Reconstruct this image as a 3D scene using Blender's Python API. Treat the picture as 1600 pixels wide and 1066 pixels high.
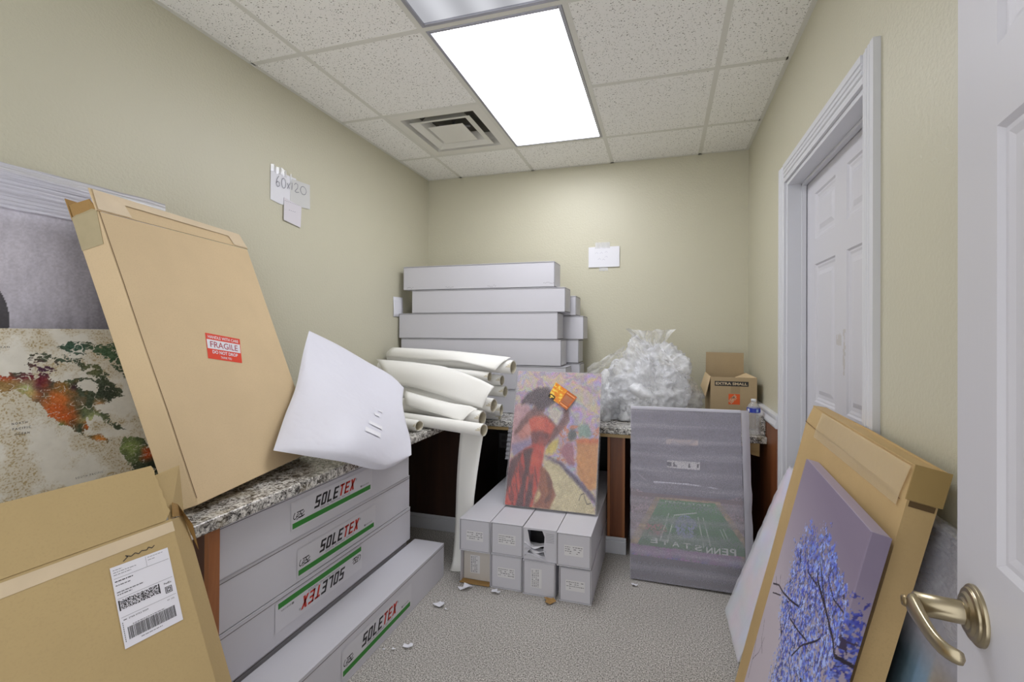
import bpy, bmesh, math, random
import numpy as np
from mathutils import Matrix, Vector, noise as mnoise

sc = bpy.context.scene
for o in list(bpy.data.objects):
    bpy.data.objects.remove(o, do_unlink=True)
C = sc.collection
R = math.radians
rnd = random.Random(7)

# ------------------------------------------------------------------ camera
CAM_H = 1.29
yaw, roll, pitch = .2754, -.0056, .0048
def _rows():
    cy, sy, cp, sp, cr, sr = math.cos(yaw), math.sin(yaw), math.cos(pitch), math.sin(pitch), math.cos(roll), math.sin(roll)
    r0 = np.array([[cy, sy, 0], [-sy, cy, 0], [0, 0, 1.]])
    r1 = np.array([[1, 0, 0], [0, cp, sp], [0, -sp, cp]])
    r2 = np.array([[cr, 0, -sr], [0, 1, 0], [sr, 0, cr]])
    return r2 @ r1 @ r0
_r = _rows()
cam_d = bpy.data.cameras.new('camera')
cam = bpy.data.objects.new('camera', cam_d)
C.objects.link(cam)
right, fwd, up = Vector(_r[0]), Vector(_r[1]), Vector(_r[2])
cam.matrix_world = Matrix(((right.x, up.x, -fwd.x, 0), (right.y, up.y, -fwd.y, 0), (right.z, up.z, -fwd.z, CAM_H), (0, 0, 0, 1)))
cam_d.sensor_width = 36
cam_d.lens = 698.77 / 1600 * 36
cam_d.shift_x = -39.13 / 1600
cam_d.shift_y = -13.9 / 1600
cam_d.clip_start = .02
sc.camera = cam

# ------------------------------------------------------------------ light
w = bpy.data.worlds.new('world'); sc.world = w
w.use_nodes = True
bg = w.node_tree.nodes['Background']
bg.inputs[0].default_value = (.97, .98, 1.0, 1)
bg.inputs[1].default_value = .72
LAMP = 5.8
LAMP2 = .31
sc.view_settings.view_transform = 'Standard'
sc.view_settings.look = 'None'
sc.view_settings.gamma = 1
sc.view_settings.use_curve_mapping = False
sc.view_settings.exposure = 1.03

# ------------------------------------------------------------------ materials
def lin(c):
    c = np.asarray(c, float) / 255
    return np.where(c <= .04045, c / 12.92, ((c + .055) / 1.055) ** 2.4)
MATS = {}
class NT:
    def __init__(s, name):
        s.m = bpy.data.materials.new(name); s.m.use_nodes = True
        s.t = s.m.node_tree; s.n = s.t.nodes; s.b = s.n['Principled BSDF']; s.out = s.n['Material Output']
        s.co = None
    def add(s, kind, **k):
        q = s.n.new('ShaderNode' + kind)
        for a, v in k.items(): setattr(q, a, v)
        return q
    def link(s, a, b): s.t.links.new(a, b)
    def coord(s):
        if not s.co: s.co = s.add('TexCoord').outputs['Object']
        return s.co
    def mapped(s, scale=(1, 1, 1), rot=(0, 0, 0)):
        m = s.add('Mapping'); m.inputs['Scale'].default_value = scale; m.inputs['Rotation'].default_value = rot
        s.link(s.coord(), m.inputs[0]); return m.outputs[0]
    def noise(s, scale, detail=2, rough=.5, vec=None, dist=0):
        q = s.add('TexNoise'); q.inputs['Scale'].default_value = scale; q.inputs['Detail'].default_value = detail
        q.inputs['Roughness'].default_value = rough; q.inputs['Distortion'].default_value = dist
        s.link(vec or s.coord(), q.inputs['Vector']); return q.outputs['Fac']
    def ramp(s, fac, stops, interp='LINEAR'):
        q = s.add('ValToRGB'); q.color_ramp.interpolation = interp
        while len(q.color_ramp.elements) < len(stops): q.color_ramp.elements.new(.5)
        for e, (p, c) in zip(q.color_ramp.elements, stops):
            e.position = p; e.color = (*c, 1) if len(c) == 3 else c
        s.link(fac, q.inputs[0]); return q.outputs[0]
    def mix(s, a, b, fac, mode='MIX'):
        q = s.add('Mix', data_type='RGBA', blend_type=mode)
        for i, v in ((0, fac), (6, a), (7, b)):
            if hasattr(v, 'is_linked'): s.link(v, q.inputs[i])
            else: q.inputs[i].default_value = v if i == 0 else (*v, 1)
        return q.outputs[2]
    def bump(s, h, strength, dist=.002, prev=None):
        q = s.add('Bump'); q.inputs['Strength'].default_value = strength; q.inputs['Distance'].default_value = dist
        s.link(h, q.inputs['Height'])
        if prev: s.link(prev, q.inputs['Normal'])
        s.link(q.outputs[0], s.b.inputs['Normal']); return q.outputs[0]
    def col(s, v):
        if hasattr(v, 'is_linked'): s.link(v, s.b.inputs['Base Color'])
        else: s.b.inputs['Base Color'].default_value = (*v, 1)

def mat(name, rgb, rough=.55, metal=0., bump=None, var=None, spec=.5):
    if name in MATS: return MATS[name]
    t = NT(name); c = lin(rgb)
    t.b.inputs['Roughness'].default_value = rough; t.b.inputs['Metallic'].default_value = metal
    t.b.inputs['Specular IOR Level'].default_value = spec
    if var:
        f = t.noise(var[0], 4, .6)
        t.col(t.ramp(f, [(.3, tuple(c * (1 - var[1]))), (.7, tuple(np.minimum(c * (1 + var[1]), 1)))]))
    else: t.col(tuple(c))
    if bump: t.bump(t.noise(bump[0], 3, .6), bump[1], bump[2] if len(bump) > 2 else .002)
    MATS[name] = t.m; return t.m

wall_m = mat('wall_paint', (200, 196, 174), .42, bump=(95, .55, .0035), var=(1.2, .02), spec=.45)
ceil_t = NT('ceiling_tile'); MATS['tile'] = ceil_t.m
_base = tuple(lin((246, 245, 241)))
def _holes(scale, thr, seed):
    v_ = ceil_t.add('TexVoronoi'); v_.inputs['Scale'].default_value = scale
    m_ = ceil_t.mapped((1, 1.5, 1), (0, 0, seed)); ceil_t.link(m_, v_.inputs['Vector'])
    a_ = ceil_t.add('Math', operation='MULTIPLY_ADD'); ceil_t.link(ceil_t.noise(scale * .8, 2), a_.inputs[0]); a_.inputs[1].default_value = .55; ceil_t.link(v_.outputs['Distance'], a_.inputs[2])
    return ceil_t.ramp(a_.outputs[0], [(thr, (0, 0, 0)), (thr + .07, (1, 1, 1))])
_h = ceil_t.mix(_holes(62, .40, 0), _holes(110, .41, 1.1), 1., 'MULTIPLY')
ceil_t.col(ceil_t.mix(tuple(lin((138, 134, 126))), _base, _h))
ceil_t.bump(_h, .6, .003)
ceil_t.b.inputs['Roughness'].default_value = .9
tee_m = mat('tee_white', (220, 219, 211), .5)
white_trim = mat('white_trim_paint', (214, 215, 220), .35)
door_m = mat('white_door_paint', (206, 205, 211), .38, bump=(40, .05, .001))
oak_door = NT('white_door_grain'); oak_door.col(tuple(lin((206, 205, 212)))); oak_door.b.inputs['Roughness'].default_value = .4
oak_door.bump(oak_door.noise(1, 3, .6, oak_door.mapped((160, 160, 6))), .12, .001)
MATS['door_grain'] = oak_door.m
# carpet
t = NT('carpet'); f1 = t.noise(185, 2, .85); f2 = t.noise(2.2, 3)
c1 = t.ramp(f1, [(.36, tuple(lin((92, 88, 84)))), (.45, tuple(lin((158, 154, 148)))), (.55, tuple(lin((196, 192, 186)))), (.66, tuple(lin((238, 234, 228))))])
t.col(t.mix(c1, tuple(lin((150, 146, 140))), t.ramp(f2, [(.4, (0, 0, 0)), (.8, (.25, .25, .25))])))
t.bump(f1, .7, .006); t.b.inputs['Roughness'].default_value = .95; t.b.inputs['Specular IOR Level'].default_value = .1
carpet_m = t.m
# granite
t = NT('granite')
v1 = t.noise(46, 6, .75, dist=1.0); v2 = t.noise(120, 4, .7, dist=.6); v3 = t.noise(9, 3, .6)
a = t.ramp(v1, [(.40, tuple(lin((66, 62, 60)))), (.47, tuple(lin((150, 146, 140)))), (.54, tuple(lin((218, 215, 208)))), (.68, tuple(lin((235, 232, 226))))])
b = t.ramp(v2, [(.40, tuple(lin((40, 38, 38)))), (.47, (1, 1, 1))])
c = t.mix(a, b, .85, 'MULTIPLY')
t.col(t.mix(c, tuple(lin((150, 138, 108))), t.ramp(v3, [(.55, (0, 0, 0)), (.72, (.55, .55, .55))])))
t.b.inputs['Roughness'].default_value = .22
granite_m = t.m
# wood
def wood(name, dark, light, sc_=(18, 18, 1.2), rough=.35):
    t = NT(name); f = t.noise(1, 5, .6, t.mapped(sc_), dist=.6)
    t.col(t.ramp(f, [(.3, tuple(lin(dark))), (.7, tuple(lin(light)))])); t.b.inputs['Roughness'].default_value = rough
    return t.m
cherry = wood('cherry_wood', (104, 58, 34), (142, 86, 52))
cherry_edge = wood('cherry_edge', (150, 92, 52), (176, 114, 68))
dark_wood = wood('dark_walnut', (48, 34, 28), (66, 45, 36))
black_wood = wood('black_panel', (30, 26, 25), (38, 33, 31))
pale_wood = wood('pale_wood', (176, 146, 96), (205, 176, 122), (3, 30, 30))
# cardboard
def cardboard(name, rgb, flute=(3, 3, 160), amt=.04):
    t = NT(name); c = lin(rgb)
    f = t.noise(5, 4, .6); g = t.noise(1, 2, .5, t.mapped(flute)); h = t.noise(220, 2)
    k = t.ramp(f, [(.3, tuple(c * (1 - amt))), (.7, tuple(c * (1 + amt)))])
    t.col(t.mix(k, tuple(c * .93), t.ramp(h, [(.5, (0, 0, 0)), (.7, (.6, .6, .6))])))
    t.bump(g, .12, .0015, t.bump(f, .15, .006)); t.b.inputs['Roughness'].default_value = .7
    t.b.inputs['Specular IOR Level'].default_value = .2
    return t.m
board_a = cardboard('cardboard_tan', (214, 190, 152))
board_b = cardboard('cardboard_brown', (188, 164, 118))
board_k = cardboard('cardboard_worn', (193, 165, 118), amt=.08)
board_x = cardboard('cardboard_fluted', (176, 155, 122), (160, 160, 3))
board_dark = cardboard('cardboard_inside', (168, 134, 84))
tape_m = mat('paper_tape', (216, 196, 164), .5, var=(12, .04))
tan_tape = mat('masking_tape', (178, 164, 128), .5, var=(20, .05))
carton_m = mat('white_carton', (206, 205, 211), .5, bump=(6, .12, .004), var=(3, .015), spec=.35)
carton_in = mat('carton_edge_grey', (150, 142, 130), .7)
seam_m = mat('carton_seam_shade_scuff', (96, 92, 90), .8)  # gap shade painted as dark carton seams; scuff marks share the tone
paper_m = mat('paper_white', (228, 228, 234), .6)
canvas_m = mat('rolled_canvas', (244, 243, 238), .65, bump=(14, .10, .004), spec=.3)
canvas_in = mat('canvas_back', (214, 206, 184), .7)
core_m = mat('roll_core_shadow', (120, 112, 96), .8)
foam_m = mat('white_foam', (222, 222, 232), .5, bump=(7, .5, .02), spec=.4)
ink = mat('print_black', (46, 44, 46), .5)
ink_grey = mat('print_grey', (120, 118, 122), .5)
red_m = mat('print_red', (196, 52, 36), .5)
green_m = mat('print_green', (44, 130, 42), .5)
orange_m = mat('print_orange', (226, 92, 36), .5)
fragile_m = mat('sticker_red', (226, 60, 26), .4)
marker = mat('pencil_line', (120, 120, 132), .6)
brass = mat('satin_nickel', (176, 164, 138), .3, 1.0)
metal_w = mat('diffuser_paint', (226, 224, 216), .45)
dark_gap = mat('vent_inside', (92, 90, 84), .8)
al_frame = mat('fixture_frame', (168, 168, 176), .3, .6)

def sheet_mat(name, rgb, clear, rough=.15, bump=None, spec=.5, tint=None):
    """thin plastic: part clear, part milky"""
    t = NT(name); t.b.inputs['Roughness'].default_value = rough; t.b.inputs['Specular IOR Level'].default_value = spec
    t.col(tuple(lin(rgb)))
    tr = t.add('BsdfTransparent'); mx = t.add('MixShader')
    if isinstance(clear, tuple):
        f = t.noise(clear[0], 4, .6, dist=.8)
        r_ = t.ramp(f, [(.35, (clear[1],) * 3), (.65, (clear[2],) * 3)]); t.link(r_, mx.inputs[0])
    else: mx.inputs[0].default_value = clear
    t.link(t.b.outputs[0], mx.inputs[1]); t.link(tr.outputs[0], mx.inputs[2]); t.link(mx.outputs[0], t.out.inputs[0])
    if bump: t.bump(t.noise(bump[0], 4, .6, t.mapped(bump[3]) if len(bump) > 3 else None, dist=.6), bump[1], bump[2])
    return t, t.m
_, clear_bag = sheet_mat('clear_poly', (248, 249, 253), (7, .42, .80), .16, (26, .8, .015), 1.)
_, inner_bag = sheet_mat('milky_poly', (246, 247, 250), (10, .15, .45), .3, (24, .7, .012), .8)
_, film = sheet_mat('stretch_film', (238, 238, 250), .32, .10, (1, 1., .01, (3, 3, 120)), 1.)
_, film_r = sheet_mat('stretch_film_wrap', (222, 222, 232), (12, .35, .7), .08, (1, 1., .012, (14, 14, 60)), 1.)
t, foam_film = sheet_mat('foam_film', (212, 210, 222), .62, .5)
f = t.noise(1, 3, .6, t.mapped((1.2, 1, 17))); g = t.noise(230, 2, .6)
t.bump(f, .6, .005)
_mx = [n for n in t.n if n.bl_idname == 'ShaderNodeMixShader'][0]
_s = t.add('SeparateXYZ'); t.link(t.coord(), _s.inputs[0])
_p = t.add('Math', operation='MULTIPLY_ADD'); t.link(_s.outputs[2], _p.inputs[0]); _p.inputs[1].default_value = 2 * math.pi / .081
_q = t.add('Math', operation='MULTIPLY'); t.link(t.noise(2.5, 3), _q.inputs[0]); _q.inputs[1].default_value = 5.; t.link(_q.outputs[0], _p.inputs[2])
_w = t.add('Math', operation='SINE'); t.link(_p.outputs[0], _w.inputs[0])
_a = t.add('Math', operation='MULTIPLY_ADD'); t.link(_w.outputs[0], _a.inputs[0]); _a.inputs[1].default_value = .10
_b = t.add('Math', operation='ADD'); t.link(g, _b.inputs[0]); t.link(f, _b.inputs[1]); _c = t.add('Math', operation='MULTIPLY'); t.link(_b.outputs[0], _c.inputs[0]); _c.inputs[1].default_value = .5; t.link(_c.outputs[0], _a.inputs[2])
t.link(t.ramp(_a.outputs[0], [(.30, (.72, .72, .72)), (.50, (.67, .67, .67)), (.60, (.60, .60, .60)), (.71, (.42, .42, .42))]), _mx.inputs[0])
t, bubble = sheet_mat('bubble_film', (232, 228, 234), .80, .10, None, .9)
v = t.add('TexVoronoi'); v.inputs['Scale'].default_value = 88; v.inputs['Randomness'].default_value = .12
t.link(t.mapped((1, 1, 1.1), (0, R(30), 0)), v.inputs['Vector'])
t.bump(t.ramp(v.outputs['Distance'], [(0, (1, 1, 1)), (.35, (.7, .7, .7)), (.5, (0, 0, 0))]), 1.0, .006)
_mx = [n for n in t.n if n.bl_idname == 'ShaderNodeMixShader'][0]
t.link(t.ramp(v.outputs['Distance'], [(0, (.62, .62, .62)), (.12, (.84, .84, .84)), (.34, (.84, .84, .84)), (.43, (.50, .50, .50)), (.52, (.86, .86, .86))]), _mx.inputs[0])  # bubble sparkle put into the opacity: milkier rims and centres
t, bottle_m = sheet_mat('bottle_plastic', (225, 228, 232), .70, .05, None, 1.)
_, tape_clear = sheet_mat('clear_tape', (235, 236, 240), .5, .1, (60, .4, .002), .9)

def vcol_mat(name, rough=.5, bump=None, spec=.4):
    t = NT(name); a = t.add('VertexColor'); a.layer_name = 'Col'
    t.link(a.outputs[0], t.b.inputs['Base Color']); t.b.inputs['Roughness'].default_value = rough
    t.b.inputs['Specular IOR Level'].default_value = spec
    if bump: t.bump(t.noise(*bump[:1], 3, .6), bump[1], bump[2])
    return t.m
print_m = vcol_mat('printed_canvas', .5, (400, .1, .001))
gloss_print = vcol_mat('glossy_print', .3)

# ------------------------------------------------------------------ mesh helpers
class MB:
    def __init__(s): s.v = []; s.f = []; s.m = []; s.sm = []
    def add(s, vs, fs, mi=0, smooth=False):
        o = len(s.v); s.v += [tuple(p) for p in vs]
        s.f += [tuple(i + o for i in f) for f in fs]; s.m += [mi] * len(fs); s.sm += [smooth] * len(fs)
        return s
    def box(s, x0, x1, y0, y1, z0, z1, mi=0):
        vs = [(x, y, z) for x in (x0, x1) for y in (y0, y1) for z in (z0, z1)]
        return s.add(vs, [(0, 1, 3, 2), (4, 6, 7, 5), (0, 4, 5, 1), (2, 3, 7, 6), (0, 2, 6, 4), (1, 5, 7, 3)], mi)
    def prism(s, pts, axis, a, b, mi=0):
        """polygon pts in the plane normal to axis, extruded from a to b"""
        n = len(pts)
        def mk(p, h): return {'x': (h, p[0], p[1]), 'y': (p[0], h, p[1]), 'z': (p[0], p[1], h)}[axis]
        vs = [mk(p, a) for p in pts] + [mk(p, b) for p in pts]
        fs = [tuple(range(n)), tuple(range(2 * n - 1, n - 1, -1))] + [(i, i + n, (i + 1) % n + n, (i + 1) % n) for i in range(n)]
        return s.add(vs, fs, mi)
    def grid(s, P, mi=0, smooth=True, closed_u=False):
        nv, nu = len(P), len(P[0]); vs = [p for row in P for p in row]; fs = []
        for j in range(nv - 1):
            for i in range(nu - (0 if closed_u else 1)):
                i2 = (i + 1) % nu
                fs.append((j * nu + i, j * nu + i2, (j + 1) * nu + i2, (j + 1) * nu + i))
        return s.add(vs, fs, mi, smooth)
    def tube(s, path, r, seg=16, mi=0, cap=True, squash=None):
        path = [Vector(p) for p in path]; rings = []
        for i, p in enumerate(path):
            d = (path[min(i + 1, len(path) - 1)] - path[max(i - 1, 0)]).normalized()
            a = d.cross(Vector((0, 0, 1)));  a = a.normalized() if a.length > 1e-4 else Vector((1, 0, 0))
            b = a.cross(d).normalized(); rr = r[i] if isinstance(r, (list, tuple)) else r
            sq = squash or (1, 1)
            rings.append([p + a * math.cos(k * 2 * math.pi / seg) * rr * sq[0] + b * math.sin(k * 2 * math.pi / seg) * rr * sq[1] for k in range(seg)])
        s.grid(rings, mi, True, True)
        if cap:
            o = len(s.v) - seg * len(path)
            s.f += [tuple(range(o, o + seg)), tuple(range(len(s.v) - 1, len(s.v) - seg - 1, -1))]; s.m += [mi, mi]; s.sm += [False, False]
        return s
    def stroke(s, pts, wd, y, mi=0):
        """flat pen stroke in the local front plane (x, z) at depth y"""
        for (x0, z0), (x1, z1) in zip(pts, pts[1:]):
            d = math.hypot(x1 - x0, z1 - z0) or 1e-6
            nx, nz = -(z1 - z0) / d * wd / 2, (x1 - x0) / d * wd / 2
            s.add([(x0 + nx, y, z0 + nz), (x0 - nx, y, z0 - nz), (x1 - nx, y, z1 - nz), (x1 + nx, y, z1 + nz)], [(0, 1, 2, 3)], mi)
        return s
    def rect(s, x0, x1, z0, z1, y, mi=0):
        return s.add([(x0, y, z0), (x1, y, z0), (x1, y, z1), (x0, y, z1)], [(0, 1, 2, 3)], mi)
    def build(s, name, mats, parent=None, M=None, bevel=0, solid=0, seg=2, sub=0):
        me = bpy.data.meshes.new(name); me.from_pydata(s.v, [], s.f)
        for m in (mats if isinstance(mats, (list, tuple)) else [mats]): me.materials.append(m)
        me.polygons.foreach_set('material_index', s.m); me.polygons.foreach_set('use_smooth', s.sm); me.update()
        bm = bmesh.new(); bm.from_mesh(me); bmesh.ops.recalc_face_normals(bm, faces=bm.faces) if not solid and not getattr(s, 'keep', 0) else None; bm.to_mesh(me); bm.free()
        o = bpy.data.objects.new(name, me); C.objects.link(o)
        if parent: o.parent = parent
        if M is not None: o.matrix_world = M
        if solid:
            q = o.modifiers.new('solid', 'SOLIDIFY'); q.thickness = solid; q.offset = 0
        if bevel:
            q = o.modifiers.new('bevel', 'BEVEL'); q.width = bevel; q.segments = seg; q.limit_method = 'ANGLE'; q.angle_limit = R(40)
        if sub:
            q = o.modifiers.new('sub', 'SUBSURF'); q.levels = q.render_levels = sub
        return o
def frame(x, y, z, yaw=0., lean=0., roll=0.):
    """local x = width, local -y = front normal, local z = up the face (degrees)"""
    yaw, lean, roll = R(yaw), R(lean), R(roll)
    ew = Vector((math.cos(yaw), math.sin(yaw), 0)); n0 = Vector((math.sin(yaw), -math.cos(yaw), 0)); u = Vector((0, 0, 1))
    eh = u * math.cos(lean) - n0 * math.sin(lean); n = n0 * math.cos(lean) + u * math.sin(lean)
    a = ew * math.cos(roll) + eh * math.sin(roll); h = eh * math.cos(roll) - ew * math.sin(roll)
    return Matrix(((a.x, -n.x, h.x, x), (a.y, -n.y, h.y, y), (a.z, -n.z, h.z, z), (0, 0, 0, 1)))
def tag(o, label, cat, group=None):
    o['label'] = label; o['category'] = cat
    if group: o['group'] = group
    return o
def thing(name, label, cat, M, group=None):
    o = bpy.data.objects.new(name, None); C.objects.link(o); o.matrix_world = M; o.empty_display_size = .05
    return tag(o, label, cat, group)
def struct(o): o['kind'] = 'structure'; return o
_tc = {}
def glyphs(s, shear=0., offset=0., extra=0.):
    k = (s, shear, offset)
    if k not in _tc:
        cu = bpy.data.curves.new('t', 'FONT'); cu.body = s; cu.shear = shear; cu.offset = offset; cu.resolution_u = 3
        o = bpy.data.objects.new('t', cu); C.objects.link(o); bpy.context.view_layer.update()
        me = bpy.data.meshes.new_from_object(o.evaluated_get(bpy.context.evaluated_depsgraph_get()))
        _tc[k] = ([tuple(v.co) for v in me.vertices], [tuple(p.vertices) for p in me.polygons])
        bpy.data.objects.remove(o); bpy.data.meshes.remove(me); bpy.data.curves.remove(cu)
    return _tc[k]
def text(mb, s, x, z, h, width=None, y=0., mi=0, shear=0., offset=0., ang=0., flipx=False):
    vs, fs = glyphs(s, shear, offset)
    xs = [v[0] for v in vs]; ys = [v[1] for v in vs]
    x0, x1, y0, y1 = min(xs), max(xs), min(ys), max(ys)
    k = h / (y1 - y0); kx = (width / (x1 - x0)) if width else k
    ca, sa = math.cos(R(ang)), math.sin(R(ang)); out = []
    for v in vs:
        a, b = (v[0] - x0) * kx, (v[1] - y0) * k
        if flipx: a = (width or (x1 - x0) * k) - a
        out.append((x + a * ca - b * sa, y, z + a * sa + b * ca))
    mb.add(out, fs, mi)

# artwork painted on a vertex grid (pigment colours, plus painted side shade on the tree)
def vnoise(X, Y, scale, seed=0, octv=3):
    out = np.zeros_like(X); amp = 1; tot = 0
    for k in range(octv):
        rs = np.random.RandomState(seed * 17 + k); L = rs.rand(129, 129)
        x = X * scale * 2 ** k; y = Y * scale * 2 ** k
        xi = np.floor(x).astype(int); yi = np.floor(y).astype(int); fx = x - xi; fy = y - yi
        fx = fx * fx * (3 - 2 * fx); fy = fy * fy * (3 - 2 * fy); xi %= 128; yi %= 128
        out += amp * ((L[yi, xi] * (1 - fx) + L[yi, xi + 1] * fx) * (1 - fy) + (L[yi + 1, xi] * (1 - fx) + L[yi + 1, xi + 1] * fx) * fy)
        tot += amp; amp *= .55
    return out / tot
def inside(X, Y, poly):
    m = np.zeros(X.shape, bool); n = len(poly)
    for i in range(n):
        (x0, y0), (x1, y1) = poly[i], poly[(i + 1) % n]
        if y0 == y1: continue
        c = ((Y < y0) != (Y < y1)) & (X < (x1 - x0) * (Y - y0) / (y1 - y0) + x0); m ^= c
    return m
def soft(X, Y, poly, rad):
    acc = np.zeros(X.shape)
    for k in range(7):
        a_ = k * 2.4; r_ = rad * (k / 6) ** .5
        acc += inside(X + r_ * math.cos(a_), Y + r_ * math.sin(a_), poly)
    return (acc / 7)[..., None]
def near_line(X, Y, pts):
    d = np.full(X.shape, 9.)
    for (x0, y0), (x1, y1) in zip(pts, pts[1:]):
        L2 = (x1 - x0) ** 2 + (y1 - y0) ** 2 + 1e-9
        t_ = np.clip(((X - x0) * (x1 - x0) + (Y - y0) * (y1 - y0)) / L2, 0, 1)
        d = np.minimum(d, np.hypot(X - x0 - t_ * (x1 - x0), Y - y0 - t_ * (y1 - y0)))
    return d
def picture(name, W, H, nx, ny, fn, y, parent, m, path=None):
    """vertex-coloured sheet, metres (0..W, 0..H); fn(X, Y) -> rgb 0..255"""
    X, Y = np.meshgrid(np.linspace(0, W, nx), np.linspace(0, H, ny))
    col = lin(np.clip(fn(X, Y), 0, 255))
    pts = [((a, y, b) if path is None else path(a, b)) for a, b in zip(X.ravel(), Y.ravel())]
    I = np.arange(nx * ny).reshape(ny, nx)
    F = np.stack([I[:-1, :-1], I[:-1, 1:], I[1:, 1:], I[1:, :-1]], -1).reshape(-1, 4)
    me = bpy.data.meshes.new(name); me.from_pydata(pts, [], F.tolist())
    ca = me.color_attributes.new('Col', 'FLOAT_COLOR', 'POINT')
    ca.data.foreach_set('color', np.concatenate([col.reshape(-1, 3), np.ones((nx * ny, 1))], 1).astype(np.float32).ravel())
    me.materials.append(m); me.polygons.foreach_set('use_smooth', [True] * len(me.polygons)); me.update()
    o = bpy.data.objects.new(name, me); C.objects.link(o); o.parent = parent
    return o

# ------------------------------------------------------------------ room shell
XL, XR, YB, HC = -1.883, .5555, 3.322, 2.5585
YF = -.25
struct(MB().box(XL - .12, 1.2, YF, YB + .12, -.08, 0).build('floor', carpet_m))
struct(MB().box(XL - .12, XL, YF, YB + .12, 0, HC + .15).build('wall_left', wall_m))
struct(MB().box(XL, XR + .12, YB, YB + .12, 0, HC + .15).build('wall_back', wall_m))
# right wall with the door opening
DN, DF, DT = 1.475, 2.338, 2.010          # opening near, far, top
mb = MB(); mb.box(XR, XR + .12, -.04, DN, 0, HC + .15); mb.box(XR, XR + .12, DF, YB, 0, HC + .15); mb.box(XR, XR + .12, DN, DF, DT, HC + .15)
struct(mb.build('wall_right', wall_m))
# front wall: the doorway the camera stands in lies left of this stub
struct(MB().box(.27, XR + .12, -.16, -.04, 0, HC + .15).build('wall_front', wall_m))
# ceiling: 2 ft tiles between tees
S = .6096; X0 = -1.5876; Y0 = 2.8776
xs = [XL] + [X0 + k * S for k in range(4)] + [XR]
ys = [YF] + [Y0 - k * S for k in range(5, -1, -1)] + [YB]
mb = MB()
for i in range(5):
    for j in range(len(ys) - 1):
        a, b, c_, d = xs[i], xs[i + 1], ys[j], ys[j + 1]
        if b - a < .02 or d - c_ < .02: continue
        if i == 2 and c_ > Y0 - 4 * S - .01 and d < Y0 + .01: continue      # light fixtures
        if i == 1 and abs(d - Y0) < .01: continue                            # air diffuser
        mb.box(a + .003, b - .003, c_ + .003, d - .003, HC, HC + .016)
struct(mb.build('ceiling', MATS['tile'], bevel=.003))
struct(MB().box(XL, XR, YF, YB, HC + .2, HC + .22).build('ceiling', metal_w))
mb = MB()
def tee(a, b, c_, d): mb.box(a, b, c_, d, HC - .0015, HC + .003)
for x in xs[1:-1]: tee(x - .012, x + .012, YF, YB)
for j, y in enumerate(ys[1:-1]):
    for i in range(5):
        if i == 2 and y > Y0 - 4 * S + .01 and y < Y0 - .01 and abs(y - (Y0 - 2 * S)) > .01: continue
        tee(xs[i] + .012, xs[i + 1] - .012, y - .012, y + .012)
tee(XL, XL + .02, YF, YB); tee(XR - .02, XR, YF, YB); tee(XL + .02, XR - .02, YB - .02, YB)
struct(mb.build('trim_1', tee_m))

# ceiling light fixtures
def fixture(y0, y1, strength, label):
    cx_, cy_ = X0 + S * 1.5, (y0 + y1) / 2
    tt = thing('ceiling_light', label, 'light', Matrix.Translation((cx_, cy_, HC)), 'recessed fluorescent troffers')
    hx, hy = S / 2 - .013, (y1 - y0) / 2 - .013
    m_ = MB(); e = .016
    for a in ((-hx, -hx + e, -hy, hy), (hx - e, hx, -hy, hy), (-hx + e, hx - e, -hy, -hy + e), (-hx + e, hx - e, hy - e, hy)):
        m_.box(*a, -.004, .012)
    m_.build('frame', al_frame, tt, bevel=.002)
    m_ = MB().box(-hx, hx, -hy, hy, .012, .10); m_.build('housing', metal_w, tt)
    t = NT('lit_diffuser'); em = t.add('Emission')
    sep = t.add('SeparateXYZ'); t.link(t.coord(), sep.inputs[0])
    mu = t.add('Math', operation='MULTIPLY'); t.link(sep.outputs[0], mu.inputs[0]); mu.inputs[1].default_value = 2 * math.pi / .175
    co = t.add('Math', operation='COSINE'); t.link(mu.outputs[0], co.inputs[0])
    mr = t.add('MapRange'); t.link(co.outputs[0], mr.inputs[0]); mr.inputs[1].default_value = -1; mr.inputs[2].default_value = 1
    mr.inputs[3].default_value = strength * .78; mr.inputs[4].default_value = strength * 1.12
    t.link(mr.outputs[0], em.inputs['Strength']); em.inputs['Color'].default_value = (.93, .94, 1, 1)
    t.link(em.outputs[0], t.out.inputs[0])
    MB().box(-hx + e, hx - e, -hy + e, hy - e, .004, .009).build('diffuser', t.m, tt)
    return tt
fixture(Y0 - 2 * S, Y0, LAMP, 'bright fluorescent ceiling light nearer the back wall, beside the air vent')
fixture(Y0 - 4 * S, Y0 - 2 * S, LAMP2, 'dimmer fluorescent ceiling light cut by the top of the picture')

# air diffuser
vt = thing('air_vent', 'square stepped white ceiling air vent beside the bright light', 'vent', Matrix.Translation((X0 + S / 2, Y0 - S / 2, HC)))
def ring(m_, r_out, z_out, r_in, z_in, mi=0):
    vs = []
    for r_, z_ in ((r_out, z_out), (r_in, z_in)):
        vs += [(-r_, -r_, z_), (r_, -r_, z_), (r_, r_, z_), (-r_, r_, z_)]
    m_.add(vs, [(k, (k + 1) % 4, (k + 1) % 4 + 4, k + 4) for k in range(4)], mi)
m_ = MB(); ring(m_, .293, .001, .236, .0005); ring(m_, .236, .0005, .225, .045); ring(m_, .225, .045, .19, .075); m_.build('face_frame', metal_w, vt, solid=.002)
m_ = MB(); ring(m_, .196, -.004, .15, .012); ring(m_, .15, .012, .125, .06); m_.build('middle_cone', metal_w, vt, solid=.002)
m_ = MB().prism([(-.115, -.115), (.115, -.115), (.115, .115), (-.115, .115)], 'z', -.004, 0); m_.build('centre_plate', metal_w, vt, bevel=.004)
MB().box(-.20, .20, -.20, .20, .078, .09).build('duct', dark_gap, vt)
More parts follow.
